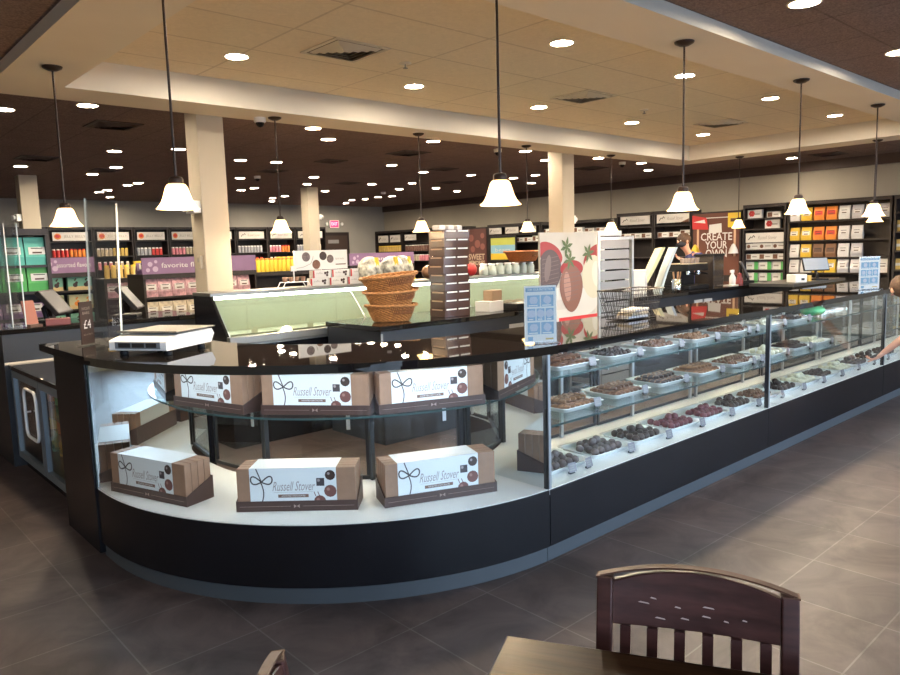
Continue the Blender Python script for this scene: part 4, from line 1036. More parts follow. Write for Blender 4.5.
def carton_p(m, w, h, d, deco=None):
    o = MB().box(-w/2,0,0,w/2,d,h,m).build('gift_carton')
    l = MB()
    if deco == 'flower':
        for i in range(6): l.add([(-w*.2+.03*math.cos(i*1.05)+.028*math.cos(a*PI/4), -.001-.0002*i, h*.55+.03*math.sin(i*1.05)+.028*math.sin(a*PI/4)) for a in range(8)], [tuple(range(8))], red)
        l.box(-w*.02,-.001,h*.40,w*.36,-.0002,h*.55,greyink)
    elif deco == 'circle':
        l.add([(-w*.3+h*.3*math.cos(a*PI/6), -.001, h*.5+h*.3*math.sin(a*PI/6)) for a in range(12)], [tuple(range(12))], choc_m); l.box(-w*.05,-.001,h*.45,w*.40,-.0002,h*.62,greyink)
    elif deco == 'dark': l.box(-w*.45,-.001,h*.1,-w*.1,-.0002,h*.9,choc_m); l.box(0,-.001,h*.4,w*.35,-.0002,h*.6,greyink)
    elif deco == 'green': l.box(w*.18,-.001,0,w*.5,-.0002,h,green); l.box(-w*.4,-.001,h*.4,0,-.0002,h*.6,greyink)
    else: l.box(-w*.35,-.001,h*.35,w*.35,-.0002,h*.6,paper)
    l.build('print', o); return o
def tubejar(m, r=.035, h=.17, lid=None):
    o = MB().lathe([(r,0),(r,.01),(r,h*.85),(r*.8,h*.88)], m, 10).build('candy_jar')
    MB().lathe([(r*.9,h*.88),(r*.9,h),(r*.5,h+.004)], lid or white, 10).build('lid', o); return o
PROTO = {}
def goods(key, maker):
    if key not in PROTO: PROTO[key] = [maker(), True]
    return PROTO[key]
def put(key, maker, loc, rz, lab, cat, grp):
    p = goods(key, maker)
    if p[1]: o = p[0]; o.location = loc; o.rotation_euler = (0,0,rz); p[1] = False
    else: o = dup(p[0], loc, rz)
    return tag(o, lab, cat, grp)
gm = dict(pw=lambda: pouch(whitebag), ps=lambda: pouch(silverbag), pb=lambda: pouch(brownbag,mlabel=brownink), py=lambda: pouch(yellowbag), po=lambda: pouch(orangebag,mlabel=red),
    pk=lambda: pouch(mat('pink_pouch',(.55,.32,.36),.4,noise=.5,nscale=18,bump=.3)), pg=lambda: pouch(mat('beige_pouch',(.50,.44,.33),.4,noise=.4,nscale=18,bump=.3)),
    bf=lambda: carton_p(paper,.26,.15,.06,'flower'), bc=lambda: carton_p(paper,.235,.11,.08,'circle'), bd=lambda: carton_p(paper,.235,.10,.08,'dark'), bg=lambda: carton_p(paper,.22,.14,.08,'green'),
    by=lambda: carton_p(gold,.22,.17,.08), bt=lambda: carton_p(tan,.20,.12,.08), bw=lambda: carton_p(whitelam,.24,.13,.08,'dark'),
    jr=lambda: tubejar(red), jo=lambda: tubejar(orange,lid=red), jp=lambda: tubejar(pink), jy=lambda: tubejar(gold,lid=yellow), jw=lambda: tubejar(beige), js=lambda: tubejar(mat('grey_jar',(.35,.36,.40),.3)), jd=lambda: tubejar(mat('brown_jar',(.16,.07,.05),.3),lid=whitebag),
    yb=lambda: tubejar(yellow,.033,.20,orange), ys=lambda: carton_p(yellow,.09,.22,.06),
    gt=lambda: carton_p(teal,.19,.16,.06), gg=lambda: pouch(green,.20,.26), gteal=lambda: pouch(teal,.20,.26), gpu=lambda: pouch(purple,.17,.14),
    duck=lambda: bunny_box(teal), duck2=lambda: bunny_box(yellow))
def bunny_box(m):
    o = MB().box(-.15,0,0,.15,.08,.19,mat('meadow_card',(.20,.50,.36),.5) if m is teal else mat('straw_card',(.48,.50,.30),.5)).build('seasonal_box')
    l = MB().box(-.15,-.0006,0,.15,0,.05,mat('sand_print',(.55,.42,.20),.5))
    col = choc_d if m is teal else orange
    for x in (-.06,.075):
        for (dx,dz,r) in ((0,.07,.030),(.018,.10,.018),(.0,.135,.012),(.012,.15,.010)): l.add([(x+dx+r*math.cos(a*PI/5),-.0012-.0002*r,dz+r*math.sin(a*PI/5)) for a in range(10)], [tuple(range(10))], col)
    l.build('print', o); return o
CATS = {'p':'candy pouch','b':'gift carton','j':'candy jar','y':'candy pack','g':'candy pack','d':'seasonal box'}
def shelf_unit(name, lab, origin, rz, L, D, H, zs, board=.025, back=True, base=.10):
    t = thing(name, lab, 'shelving', origin, rz)
    if back: MB().box(0,D-.02,base,L,D,H,darkwood).build('back_panel', t)
    for x in (0, L-.03): MB().box(x,0,0,x+.03,D-.021,H,darkwood).build('side_panel', t)
    MB().box(.0,0,H+.001,L,D,H+.06,darkwood).build('top_rail', t)
    for z in zs: MB().box(.031,.01,z-board,L-.031,D-.021,z,darkwood).build('shelf', t)
    return t
def place_row(origin, rz, L, z, kinds, desc, wstep, y=.08, x0=.10, x1=None, jit=.0):
    c, s = math.cos(rz), math.sin(rz); x1 = L-.10 if x1 is None else x1
    n = max(1, int((x1-x0)/wstep)+1); k = len(kinds)
    for i in range(n):
        x = x0 + wstep*i; key = kinds[min(k-1, i*k//n)]
        yy = y + random.uniform(0,jit)
        adj = {'pw':'white','ps':'silver','pb':'brown','py':'yellow','po':'orange','pk':'pink','pg':'beige','bf':'white flower-printed','bc':'white','bd':'white and brown','bg':'white and green','by':'gold','bt':'tan','bw':'white','jr':'red','jo':'orange','jp':'pink','jy':'gold','jw':'beige','js':'grey','jd':'brown','yb':'yellow','ys':'yellow','gt':'teal','gg':'green','gteal':'teal','gpu':'purple','duck':'teal rabbit-printed','duck2':'pale duck-printed'}[key]
        cat = CATS[key[0]]
        put(key, gm[key], (origin[0]+c*x-s*yy, origin[1]+s*x+c*yy, z+.001), rz, '%s %s %s' % (adj, cat, desc), cat, '%ss %s' % (cat, desc))
def header(parent_origin, rz, x, y, z, w, h, lab, style, txt):
    c, s = math.cos(rz), math.sin(rz)
    t = thing('header_card', lab, 'sign', (parent_origin[0]+c*x-s*y, parent_origin[1]+s*x+c*y, z), rz)
    m = MB().box(-w/2,0,0,w/2,.01,h, mat('header_white',(.62,.60,.56),.5))
    if style == 'bean':
        m.add([(-w*.36+w*.10*math.cos(a*PI/10),-.0008,h*.5+h*.36*math.sin(a*PI/10)) for a in range(20)], [tuple(range(20))], orange)
        m.add([(-w*.36+w*.07*math.cos(a*PI/10),-.0012,h*.52+h*.2*math.sin(a*PI/10)) for a in range(20)], [tuple(range(20))], red)
        m.text(txt,h*.42,face(w*.12,-.001,h*.5,SOUTH),greyink,width=w*.62)
    else:
        m.tube([(-w*.42,-.002,h*.3),(-w*.36,-.002,h*.62),(-w*.33,-.002,h*.5),(-w*.28,-.002,h*.75),(-w*.25,-.002,h*.55)], h*.045, black, 5)
        m.text(txt,h*.55,face(w*.08,-.001,h*.48,SOUTH),greyink,shear=.35,width=w*.5)
        if style == 'curve': m.add([(w*.25,-.0009,0),(w*.5,-.0009,0),(w*.5,-.0009,h*.4)], [(0,1,2)], choc_m)
    m.build('card', t)
RW = PI/2*3   # right wall units: local x runs towards -y, front faces -x
def right_unit(y0, y1, lab, H, zs): 
    o = (12.90, y1, 0); shelf_unit('wall_shelving', lab, o, -PI/2, y1-y0, .38, H, zs); return o, y1-y0
RZ = -PI/2
HR = 2.20
o, L = right_unit(2.30,3.82,'dark wall shelving at the right edge of the photo holding gold cartons',HR,[.45,.80,1.10,1.40,1.70,2.0])
for z, nm in ((.80,'lowest'),(1.10,'second'),(1.40,'third'),(1.70,'fourth')): place_row(o, RZ, L, z, ['by'], 'on the %s lit shelf at the right edge' % nm, .25)
o, L = right_unit(3.85,5.46,'dark wall shelving of candy pouches right of the white gift boxes',HR,[.40,.74,1.05,1.31,1.60,1.93])
place_row(o, RZ, L, 1.93, ['pw','py','po','po','pw','ps','pw','ps'], 'on the top shelf of the pouch wall', .20)
place_row(o, RZ, L, 1.60, ['py','py','po','po','pw','pw','ps'], 'on the second shelf of the pouch wall', .20, x1=1.25)
place_row(o, RZ, L, 1.31, ['pw','py','pb','pb','pw','ps','ps'], 'on the third shelf of the pouch wall', .20, x1=1.25)
place_row(o, RZ, L, 1.05, ['pw','py','ps','ps','pw'], 'on the fourth shelf of the pouch wall', .20)
place_row(o, RZ, L, .74, ['bc'], 'on the lowest visible shelf of the pouch wall', .26)
o, L = right_unit(5.49,6.26,'dark wall shelving of white gift boxes just right of the brown lettered poster',HR,[.40,.70,.90,1.10,1.28,1.46,1.83,2.02])
place_row(o, RZ, L, 2.02, ['bf','bd'], 'on the top shelf right of the brown lettered poster', .34, x0=.18)
place_row(o, RZ, L, 1.83, ['bf'], 'on the second shelf right of the brown lettered poster', .30, x0=.50)
header(o, RZ, .39, .02, 1.585, .68, .17, 'white script header card right of the brown lettered poster', 'script', 'Russell Stover')
place_row(o, RZ, L, 1.46-.0, ['bc'], 'on the third shelf right of the brown lettered poster', .24, x0=.15)
place_row(o, RZ, L, 1.28, ['bd'], 'on the fourth shelf right of the brown lettered poster', .24, x0=.15)
place_row(o, RZ, L, 1.10, ['bg'], 'on the fifth shelf right of the brown lettered poster', .24, x0=.15)
place_row(o, RZ, L, .90, ['bg'], 'on the sixth shelf right of the brown lettered poster', .24, x0=.15)
# CREATE YOUR OWN poster panel
t = thing('lettered_poster', 'brown poster lettered CREATE YOUR OWN on the right wall', 'poster', (12.90,7.26,0), RZ)
pl = .97
MB().box(0,0,.1,pl,.36,2.18,darkwood).build('panel', t)
p = MB().box(.03,-.012,1.0,pl-.03,-.001,2.15,mat('poster_brown',(.13,.042,.024),.5))
for i, (tx, z, w) in enumerate((('CREATE',1.71,.62),('YOUR',1.555,.44),('OWN',1.40,.42))): p.text(tx,.20,face(.50,-.013,z,SOUTH),paper,bold=.012,width=w)
p.box(.10,-.016,2.06,.88,-.0125,2.075,paper)
for x in (.13,.86): p.box(x-.02,-.016,1.35,x+.02,-.0125,2.06,mat('poster_post',(.62,.40,.25),.5))
p.add([(.36,-.016,1.94),(.60,-.016,1.96),(.61,-.016,1.79),(.35,-.016,1.78)], [(0,1,2,3)], paper)
p.build('printed_art', t)
MB().add([(0,0,0),(.0,0,.26),(.30,-.02,.20),(.34,-.02,-.02)], [(0,1,2,3)], red).add([(.02,-.004,.13),(.26,-.022,.17),(.28,-.022,.10)], [(0,1,2)], paper).build('red_flag', t, (.02,-.03,1.87))
MB().box(0,-.006,0,.24,0,.26,yellow).box(.05,-.008,.10,.19,-.006,.16,brownink).build('yellow_flag', t, (.73,-.02,1.88))
for x in (.04,.80): MB().lathe([(.09,0),(.07,.08),(.03,.16),(.01,.18)], yellow if x < .5 else paper, 10).build('bow', t, (x+.06,-.06,1.40))
o, L = right_unit(7.28,8.10,'dark wall shelving left of the brown lettered poster',HR,[.40,.75,1.35,1.74,1.98])
header(o, RZ, .41, .02, 2.02, .70, .17, 'white script header card just left of the brown lettered poster', 'curve', 'Russell Stover')
place_row(o, RZ, L, 1.74, ['bd','bw'], 'on the shelf behind the employee', .25, x0=.16)
o, L = right_unit(8.12,8.98,'dark wall shelving behind the sheet pan rack',HR,[.40,.75,1.35,1.74,1.98])
header(o, RZ, .43, .02, 2.02, .70, .17, 'white script header card above the sheet pan rack', 'script', 'Russell Stover')
place_row(o, RZ, L, 1.74, ['bd'], 'on the shelf above the sheet pan rack', .25, x0=.16)
o, L = right_unit(9.0,11.05,'dark wall shelving hidden behind the strawberry poster',2.12,[.40,.75,1.2,1.6,1.9])
place_row(o, RZ, L, 1.90, ['bw','bd'], 'on the shelf behind the strawberry poster', .30)
o, L = right_unit(11.08,12.78,'dark wall shelving with a framed yellow and blue print',2.14,[.40,.75,1.1,1.5,1.76,1.95])
for i, x in enumerate((.25,.80,1.35)): header(o, RZ, x, .02, 1.97, .42, .15, 'pale header card %s of three above the framed print' % ['right','middle','left'][2-i], 'script', 'Russell Stover')
place_row(o, RZ, L, 1.76, ['bd','bw'], 'on the shelf right of the framed print', .26, x0=1.0)
t = thing('framed_print', 'dark framed yellow and blue print on the shelving left of the near pendant', 'framed print', (12.86,12.70,1.30), RZ)
fr = MB()
for (a,c,d,e) in ((0,0,.92,.05),(0,.57,.92,.62),(0,.05,.05,.57),(.87,.05,.92,.57)): fr.box(a,0,c,d,.03,e,blackm)
fr.build('frame', t)
MB().box(.05,.012,.05,.87,.02,.20,yellow).box(.05,.012,.20,.87,.02,.40,mat('print_sky',(.25,.50,.65),.5)).box(.05,.012,.40,.87,.02,.57,mat('print_lime',(.50,.55,.10),.5)).text('bears',.12,face(.46,.011,.28,SOUTH),paper,width=.5).build('print_sheet', t)
t = thing('lettered_poster', 'brown poster lettered SWEET MEMORIES right of the tall box stack', 'poster', (12.90,13.55,0), RZ)
MB().box(0,0,.1,.75,.36,2.16,darkwood).build('panel', t)
p = MB().box(.02,-.012,.9,.73,-.001,2.12,mat('poster_maroon',(.10,.03,.025),.5)).text('SWEET',.2,face(.38,-.013,1.42,SOUTH),mat('poster_tan',(.55,.42,.30),.5),bold=.02,width=.58).text('MEMORIES',.15,face(.38,-.013,1.27,SOUTH),MATS['poster_tan'],bold=.02,width=.58)
for i, (x,z,r) in enumerate(((.2,1.9,.09),(.42,1.75,.10),(.6,1.95,.07),(.25,1.62,.08),(.6,1.68,.08))): p.add([(x+r*math.cos(a*PI/8),-.013,z+r*math.sin(a*PI/8)) for a in range(16)], [tuple(range(16))], mat('poster_dusk_rose',(.25,.09,.07),.5))
p.build('printed_art', t)
o, L = right_unit(13.57,14.88,'dark wall shelving behind the tall brown box stack',2.15,[.40,.75,1.05,1.35,1.65,1.92])
place_row(o, RZ, L, 1.35, ['jd','jw'], 'on the middle shelf behind the tall box stack', .10)
place_row(o, RZ, L, 1.65, ['jd'], 'on the upper shelf behind the tall box stack', .10)
o, L = right_unit(14.90,16.18,'dark wall shelving of brown goods above the ribbon bags',2.16,[.40,.75,1.05,1.35,1.62,1.86])
header(o, RZ, .35, .02, 1.92, .50, .16, 'brownish header card above the ribbon bags', 'script', 'Russell Stover')
place_row(o, RZ, L, 1.35, ['jw','jp'], 'on the middle shelf above the ribbon bags', .10)
place_row(o, RZ, L, 1.62, ['jd'], 'on the upper shelf above the ribbon bags', .10)
o, L = right_unit(16.20,17.44,'dark wall shelving in the far corner',2.16,[.40,.75,1.05,1.36,1.62,1.86])
for i, x in enumerate((.36,.92)): header(o, RZ, x, .02, 1.89, .46, .20, 'header card in the far corner, %s one' % ['left','right'][i], 'script', 'Russell Stover')
place_row(o, RZ, L, 1.62, ['jy','jy'], 'on the upper shelf in the far corner', .10); place_row(o, RZ, L, 1.36, ['jy','jw'], 'on the lower shelf in the far corner', .12)

# back wall units (front faces -y)
def back_unit(x0, x1, lab, style, txt, rows, hl):
    o = (x0, 17.10, 0); L = x1-x0
    shelf_unit('wall_shelving', lab, o, 0, L, .38, 2.28, [.40,.75,1.05,1.40,1.70,2.04])
    if txt: header(o, 0, L/2, .02, 2.05, L*.80, .18, hl, style, txt)
    for z, kinds, d, st in rows: place_row(o, 0, L, z, kinds, d, st)
bx = [(2.45,3.25),(3.27,4.10),(4.12,5.0),(5.02,5.86),(5.88,6.66),(6.68,7.40),(7.42,8.34),(8.36,9.22),(9.24,10.02),(10.04,10.98)]
nm = ['at the left edge of the photo','left of the leftmost column','under the leftmost pendant','behind the clear shield','left of the white-lamp column','under the near left pendant','behind the near column','first right of the near column','second right of the near column','beside the far column']
cols = [['jp','jw'],['jr','jp'],['jr','jo'],['jw','jy'],['js','jr'],['jp','jw'],['jw'],['js','js'],['jp','jo'],['js','jw']]
for i, (x0, x1) in enumerate(bx):
    st = 'bean' if i < 6 else 'script'
    back_unit(x0, x1, 'dark back wall shelving ' + nm[i], st, 'JELLY BELLY' if i < 6 else 'Russell Stover',
        [(1.70, cols[i], 'on the upper back wall shelf ' + nm[i], .085), (1.40, cols[(i*3+1) % 10], 'on the middle back wall shelf ' + nm[i], .12)], 'white header card on the back wall ' + nm[i])
# ---------------------------------------------------------------- floor display units
def gondola(x, y, L, lab, hdr=None, hlab=None, rows=(), topz=1.42, tc=.56, tw=.65, D=.55):
    o = (x, y, 0)
    t = shelf_unit('display_unit', lab, o, 0, L, D, topz-.06, [.30,.58] + [r[0] for r in rows])
    if hdr:
        h = thing('header_banner', hlab, 'sign', (x, y+.012, topz+.001), 0)
        b = MB().box(.0,-.004,0,L,.010,.20, mat('lilac_card',(.27,.155,.28),.5,noise=.05))
        b.text(hdr,.085,face(tc,-.005,.10,SOUTH),paper,width=tw)
        for (dx,dz,r) in ((.10,.12,.03),(.16,.06,.035),(.07,.05,.025),(.17,.15,.02)): b.add([(dx+r*math.cos(a*PI/5),-.005,dz+r*math.sin(a*PI/5)) for a in range(10)], [tuple(range(10))], mat('lilac_pale',(.55,.42,.56),.5))
        b.build('banner', h)
    for (z, kinds, d, st) in rows: place_row(o, 0, L, z, kinds, d, st, y=.07)
    return o
gondola(3.16, 9.0, 1.5, 'black display unit with lilac banner and bags, left of the near column', 'favorite flavors', 'lilac banner lettered favorite flavors', [(1.14,['pk'],'on the upper shelf under the lilac favorite banner',.175),(.86,['pg'],'on the lower shelf under the lilac favorite banner',.175)])
for i in range(6): put("gpu", gm["gpu"], (3.26+.12*i,9.25,1.421), 0, "purple candy pack on the lilac favorite banner unit", "candy pack", "purple packs above the lilac banner")
gondola(2.42, 10.5, .64, 'black display unit with seasonal boxes left of the clear shield', 'assorted flavors', 'dull lilac banner at left, above the seasonal boxes', [(1.22,['duck'],'on the top shelf left of the clear shield',.36),(.97,['duck2'],'on the middle shelf left of the clear shield',.36),(.72,['duck'],'on the bottom shelf left of the clear shield',.36)], topz=1.455, tc=.39, tw=.42)
tag(MB().box(-.16,-.1,0,.16,.1,.05,paper).build('folded_tray', loc=(2.72,10.8,1.458), bevel=.004), 'white flat tray lying above the dull lilac banner', 'tray')
o = gondola(3.08, 10.2, .98, 'black display unit of yellow goods behind the clear shield', None, None, [(1.10,['pk','pg'],'on the lower shelf behind the clear shield',.18)], topz=1.36)
place_row(o, 0, .98, 1.363, ['ys'], 'on top of the unit behind the clear shield', .11, y=.15, x0=.5); place_row(o, 0, .98, 1.363, ['jy'], 'in front on the unit behind the clear shield', .085, y=.06, x0=.06, x1=.45)
o = gondola(4.75, 10.0, 1.55, 'black display unit of yellow packs right of the near column', None, None, [(.90,['bt'],'on the lower shelf right of the near column',.3)], topz=1.36)
place_row(o, 0, 1.55, 1.363, ['yb'], 'in a row right of the near column', .072, y=.05, x0=.05)
place_row(o, 0, 1.55, 1.363, ['gpu'], 'behind the yellow packs right of the near column', .18, y=.32, x0=.12, x1=.9)
place_row(o, 0, 1.55, 1.363, ['py'], 'behind the yellow packs, right half', .19, y=.30, x0=1.02)
gondola(7.0, 10.2, 1.4, 'black display unit with lilac banner behind the ribbon bags', 'candy', 'lilac banner behind the ribbon bags', [(1.0,['py'],'on the shelf behind the ribbon bags',.2)], topz=1.40, tc=.7, tw=.4)
# green rack at far left
o = (1.25, 7.75, 0)
shelf_unit('display_unit', 'dark display rack of green and teal pouches at the left edge', o, 0, .62, .42, 1.86, [.45,.80,1.08,1.33,1.58])
place_row(o, 0, .62, 1.58, ['gteal'], 'on the top shelf of the rack at the left edge', .21)
place_row(o, 0, .62, 1.33, ['gg'], 'on the second shelf of the rack at the left edge', .21)
place_row(o, 0, .62, 1.08, ['gpu'], 'on the third shelf of the rack at the left edge', .18)
place_row(o, 0, .62, .80, ['py'], 'on the low shelf of the rack at the left edge', .2)
# green pouch lying in the second glass case
pg_ = thing('candy_pouch', 'bright green pouch lying on the upper shelf of the second glass case', 'candy pouch', (7.02,2.72,.8965), .3)
MB().ell((0,0,.055),(.17,.11,.052), mat('lime_pouch',(.05,.42,.16),.25,noise=.35,nscale=10,bump=.3), 16, 8).build('pouch_body', pg_)
MB().box(-.07,-.05,.107,.07,.05,.109,mat('mint_label',(.55,.72,.58),.3)).build('label', pg_)
# ---------------------------------------------------------------- people
def skin_obj(name, joints, edges, m, parent=None, sub=2):
    names = list(joints); idx = {n: i for i, n in enumerate(names)}
    me = bpy.data.meshes.new(name)
    me.from_pydata([joints[n][0] for n in names], [(idx[a], idx[b]) for a, b in edges], [])
    me.materials.append(m)
    o = bpy.data.objects.new(name, me); COL.objects.link(o)
    sk = o.modifiers.new('skin', 'SKIN'); sk.use_smooth_shade = True; sk.branch_smoothing = .6
    for n, sv in zip(names, me.skin_vertices[0].data): 
        r = joints[n][1]; sv.radius = (r, r) if not isinstance(r, tuple) else r
    me.skin_vertices[0].data[0].use_root = True
    s = o.modifiers.new('smooth', 'SUBSURF'); s.levels = sub; s.render_levels = sub
    if parent: o.parent = parent
    return o
def chain(*n): return list(zip(n, n[1:]))
def head_bits(parent, c, r, look, hair=True, mask=False, hm=None):
    M = Matrix.Translation(c) @ Matrix.Rotation(look, 4, 'Z')          # local -y is the way the face looks
    b = MB()
    b.ell((0,-r*.98,-r*.12),(r*.13,r*.22,r*.20), skin, 8, 6, M)
    for s in (-1,1): b.ell((s*r*.93,.0,-r*.05),(r*.12,r*.2,r*.28), skin, 8, 6, M)
    b.build('nose_and_ears', parent)
    e = MB()
    for s in (-1,1): e.ell((s*r*.36,-r*.84,r*.08),(r*.13,r*.10,r*.08), paper, 8, 6, M).ell((s*r*.36,-r*.92,r*.08),(r*.06,r*.04,r*.06), black, 8, 6, M)
    e.build('eyes', parent)
    if mask: MB().ell((0,-r*.30,-r*.45),(r*.82,r*.82,r*.52), mat('navy_mask',(.02,.02,.03),.7), 14, 8, M).build('face_mask', parent)
    else: MB().ell((0,-r*.88,-r*.52),(r*.26,r*.08,r*.06), mat('lips',(.42,.14,.12),.5), 8, 5, M).build('mouth', parent)
    h = MB()
    h.ell((0,r*.16,r*.28),(r*1.06,r*1.02,r*1.0), hm or hairm, 16, 10, M)
    h.build('hair', parent)
def fingers(J, E, wrist, d, side, r, L, curl, root='wrist', pre=''):
    # d: pointing direction, side: across the palm; fingers leave the palm end, the thumb its side
    d = Vector(d).normalized(); side = Vector(side).normalized(); nrm = d.cross(side)
    W = Vector(wrist); pm_ = pre+'palm'
    J[pm_] = (tuple(W + d*L*.55), r*2.1); E.append((root,pm_))
    for i, (f, k) in enumerate((('index',1.0),('middle',1.08),('ring',1.0),('little',.8))):
        f = pre+f
        base = W + d*L*.62 + side*(i-1.5)*r*2.2
        c = curl[i]; J[f+'0'] = (tuple(base), r*1.15); E.append((pm_, f+'0'))
        dd = d.copy(); q = base
        for j in range(3):
            dd = (Matrix.Rotation(c*(.5+.5*j), 3, side) @ dd); q = q + dd*L*.30*k*(1-.12*j)
            J['%s%d' % (f, j+1)] = (tuple(q), r*(1-.12*j)); E.append(('%s%d' % (f, j), '%s%d' % (f, j+1)))
    b = W + d*L*.28 - side*r*3.0; t_ = pre+'thumb'
    J[t_+'0'] = (tuple(b), r*1.2); E.append((pm_,t_+'0'))
    J[t_+'1'] = (tuple(b + d*L*.25 - side*r*1.8), r*1.05); J[t_+'2'] = (tuple(b + d*L*.45 - side*r*1.9), r*.85)
    E += [(t_+'0',t_+'1'),(t_+'1',t_+'2')]
def under(J):     # the body is slimmer than its clothes where it is dressed
    f = {'pelvis':.66,'waist':.72,'chest':.78,'hipl':.7,'hipr':.7,'kneel':.85,'kneer':.85,'shl':.85,'shr':.85}
    return {k: (p, r*f.get(k, 1)) for k, (p, r) in J.items()}
def dress(P, J, er, el, shirt_m, trouser_m, g):
    V_ = lambda a, b, t: tuple(Vector(J[a][0]).lerp(Vector(J[b][0]), t))
    K = {'pelvis': (V_('pelvis','waist',-.45), J['pelvis'][1]+g+.010), 'waist': (J['waist'][0], J['waist'][1]+g+.010)}
    for k in ('chest','neck0','shl','shr'): K[k] = (J[k][0], J[k][1]+g)
    K['sleeve_r'] = (V_('shr',er,.55), J[er][1]+g); K['sleeve_l'] = (V_('shl',el,.55), J[el][1]+g)
    skin_obj('shirt', K, chain('pelvis','waist','chest','neck0') + [('chest','shl'),('chest','shr'),('shr','sleeve_r'),('shl','sleeve_l')], shirt_m, P, 2)
    K = {'pelvis': (J['pelvis'][0], J['pelvis'][1]+g*.8), 'waistband': (V_('pelvis','waist',.7), J['waist'][1]+g*.5)}
    for k in ('hipl','kneel','hipr','kneer'): K[k] = (J[k][0], J[k][1]+g*.8)
    for k in ('ankl','ankr'): K[k] = (J[k][0], J[k][1]+g*.8)
    skin_obj('trousers', K, [('pelvis','waistband')] + chain('pelvis','hipl','kneel','ankl') + chain('pelvis','hipr','kneer','ankr'), trouser_m, P, 2)
# customer at the right edge pointing at the glass
P = thing('person', 'person at the right edge reaching a bare arm toward the glass', 'person', (7.2,1.55,0))
def rel(x, y, z): return (x-7.2, y-1.55, z)
J = {'pelvis':(rel(7.22,1.55,.66),.080),'waist':(rel(7.18,1.60,.80),.074),'chest':(rel(7.10,1.69,.93),.086),'neck0':(rel(7.0,1.80,1.04),.048),'neck':(rel(6.95,1.86,1.085),.040),'head0':(rel(6.91,1.91,1.13),.072),'head1':(rel(6.87,1.95,1.175),.088),'head2':(rel(6.85,1.955,1.235),.062),
  'shl':(rel(6.97,1.76,1.0),.046),'shr':(rel(7.21,1.74,.99),.046),
  'elb':(rel(7.34,1.93,.80),.040),'fore':(rel(7.42,2.0,.70),.032),'wrist':(rel(7.24,2.175,.575),.027),
  'elbl':(rel(7.0,1.62,.80),.034),'wristl':(rel(7.01,1.68,.62),.022),
  'hipl':(rel(7.14,1.51,.60),.075),'kneel':(rel(7.14,1.50,.33),.048),'ankl':(rel(7.14,1.46,.07),.034),'toel':(rel(7.13,1.58,.03),.030),
  'hipr':(rel(7.31,1.51,.60),.075),'kneer':(rel(7.31,1.50,.33),.048),'ankr':(rel(7.32,1.46,.07),.034),'toer':(rel(7.33,1.58,.03),.030)}
J['fore'] = (rel(7.29,2.06,.69),.038)
E = chain('pelvis','waist','chest','neck0','neck','head0','head1','head2') + [('chest','shl'),('chest','shr')] + chain('shr','elb','fore','wrist') + chain('shl','elbl','wristl') + chain('pelvis','hipl','kneel','ankl','toel') + chain('pelvis','hipr','kneer','ankr','toer')
fingers(J, E, J['wristl'][0], (.05,.15,-1), (0,-1,-.15), .0085, .13, (.25,.3,.3,.35), 'wristl', 'left_')
fingers(J, E, J['wrist'][0], (-.55,.38,-.45), (.55,.35,-.35), .0085, .13, (.12,.55,.65,.7))
skin_obj('body', under(J), E, skin, P, 2)
head_bits(P, Vector(rel(6.87,1.95,1.17)), .098, math.radians(150))
cl = mat('grey_shirt',(.22,.24,.28),.8); tr = mat('navy_trousers',(.03,.04,.07),.8)
dress(P, J, 'elb', 'elbl', cl, tr, .020)
for k in ('l','r'): MB().ell((J['toe'+k][0][0], J['toe'+k][0][1]-.03, .032),(.045,.10,.031), white, 12, 8).build('shoe', P)
# employee behind the counter
P = thing('person', 'person in a blue shirt and dark face mask behind the service counter', 'person', (10.78,6.15,0))
J = {'pelvis':((.17,-.14,.95),.13),'waist':((.15,-.12,1.10),.12),'chest':((.08,-.07,1.32),.14),'neck0':((.0,-.03,1.45),.065),'neck':((-.04,-.01,1.51),.052),'head0':((-.08,.01,1.57),.08),'head1':((-.095,.02,1.65),.095),'head2':((-.085,.015,1.73),.068),
  'shl':((-.05,-.20,1.41),.066),'shr':((.17,.06,1.41),.062),
  'elb':((-.16,-.30,1.26),.045),'fore':((-.25,-.27,1.29),.042),'wrist':((-.40,-.20,1.35),.028),
  'elbr':((.02,-.10,1.16),.045),'wristr':((-.20,-.16,1.17),.028),
  'hipl':((.10,-.20,.90),.10),'kneel':((.02,-.12,.50),.065),'ankl':((-.07,-.05,.09),.045),'toel':((-.17,-.10,.035),.036),
  'hipr':((.22,-.07,.90),.10),'kneer':((.14,.0,.50),.065),'ankr':((.07,.07,.09),.045),'toer':((-.03,.02,.035),.036)}
E = chain('pelvis','waist','chest','neck0','neck','head0','head1','head2') + [('chest','shl'),('chest','shr')] + chain('shl','elb','fore','wrist') + chain('shr','elbr','wristr') + chain('pelvis','hipl','kneel','ankl','toel') + chain('pelvis','hipr','kneer','ankr','toer')
fingers(J, E, J['wristr'][0], (-.9,.1,.1), (.1,.9,-.3), .009, .17, (.3,.35,.35,.4), 'wristr', 'right_')
fingers(J, E, J['wrist'][0], (-.85,.35,.2), (.3,.6,.5), .009, .17, (.25,.3,.3,.35))
skin_obj('body', under(J), E, skin, P, 2)
head_bits(P, Vector((-.095,.02,1.645)), .105, math.radians(-108), mask=True)
dress(P, J, 'elbr', 'elb', mat('blue_shirt',(.045,.05,.17),.8), mat('black_trousers',(.015,.015,.018),.8), .022)
for k in ('l','r'): MB().ell((J['toe'+k][0][0]+.05, J['toe'+k][0][1]+.025, .042),(.13,.07,.041), blackp, 12, 8).build('shoe', P)

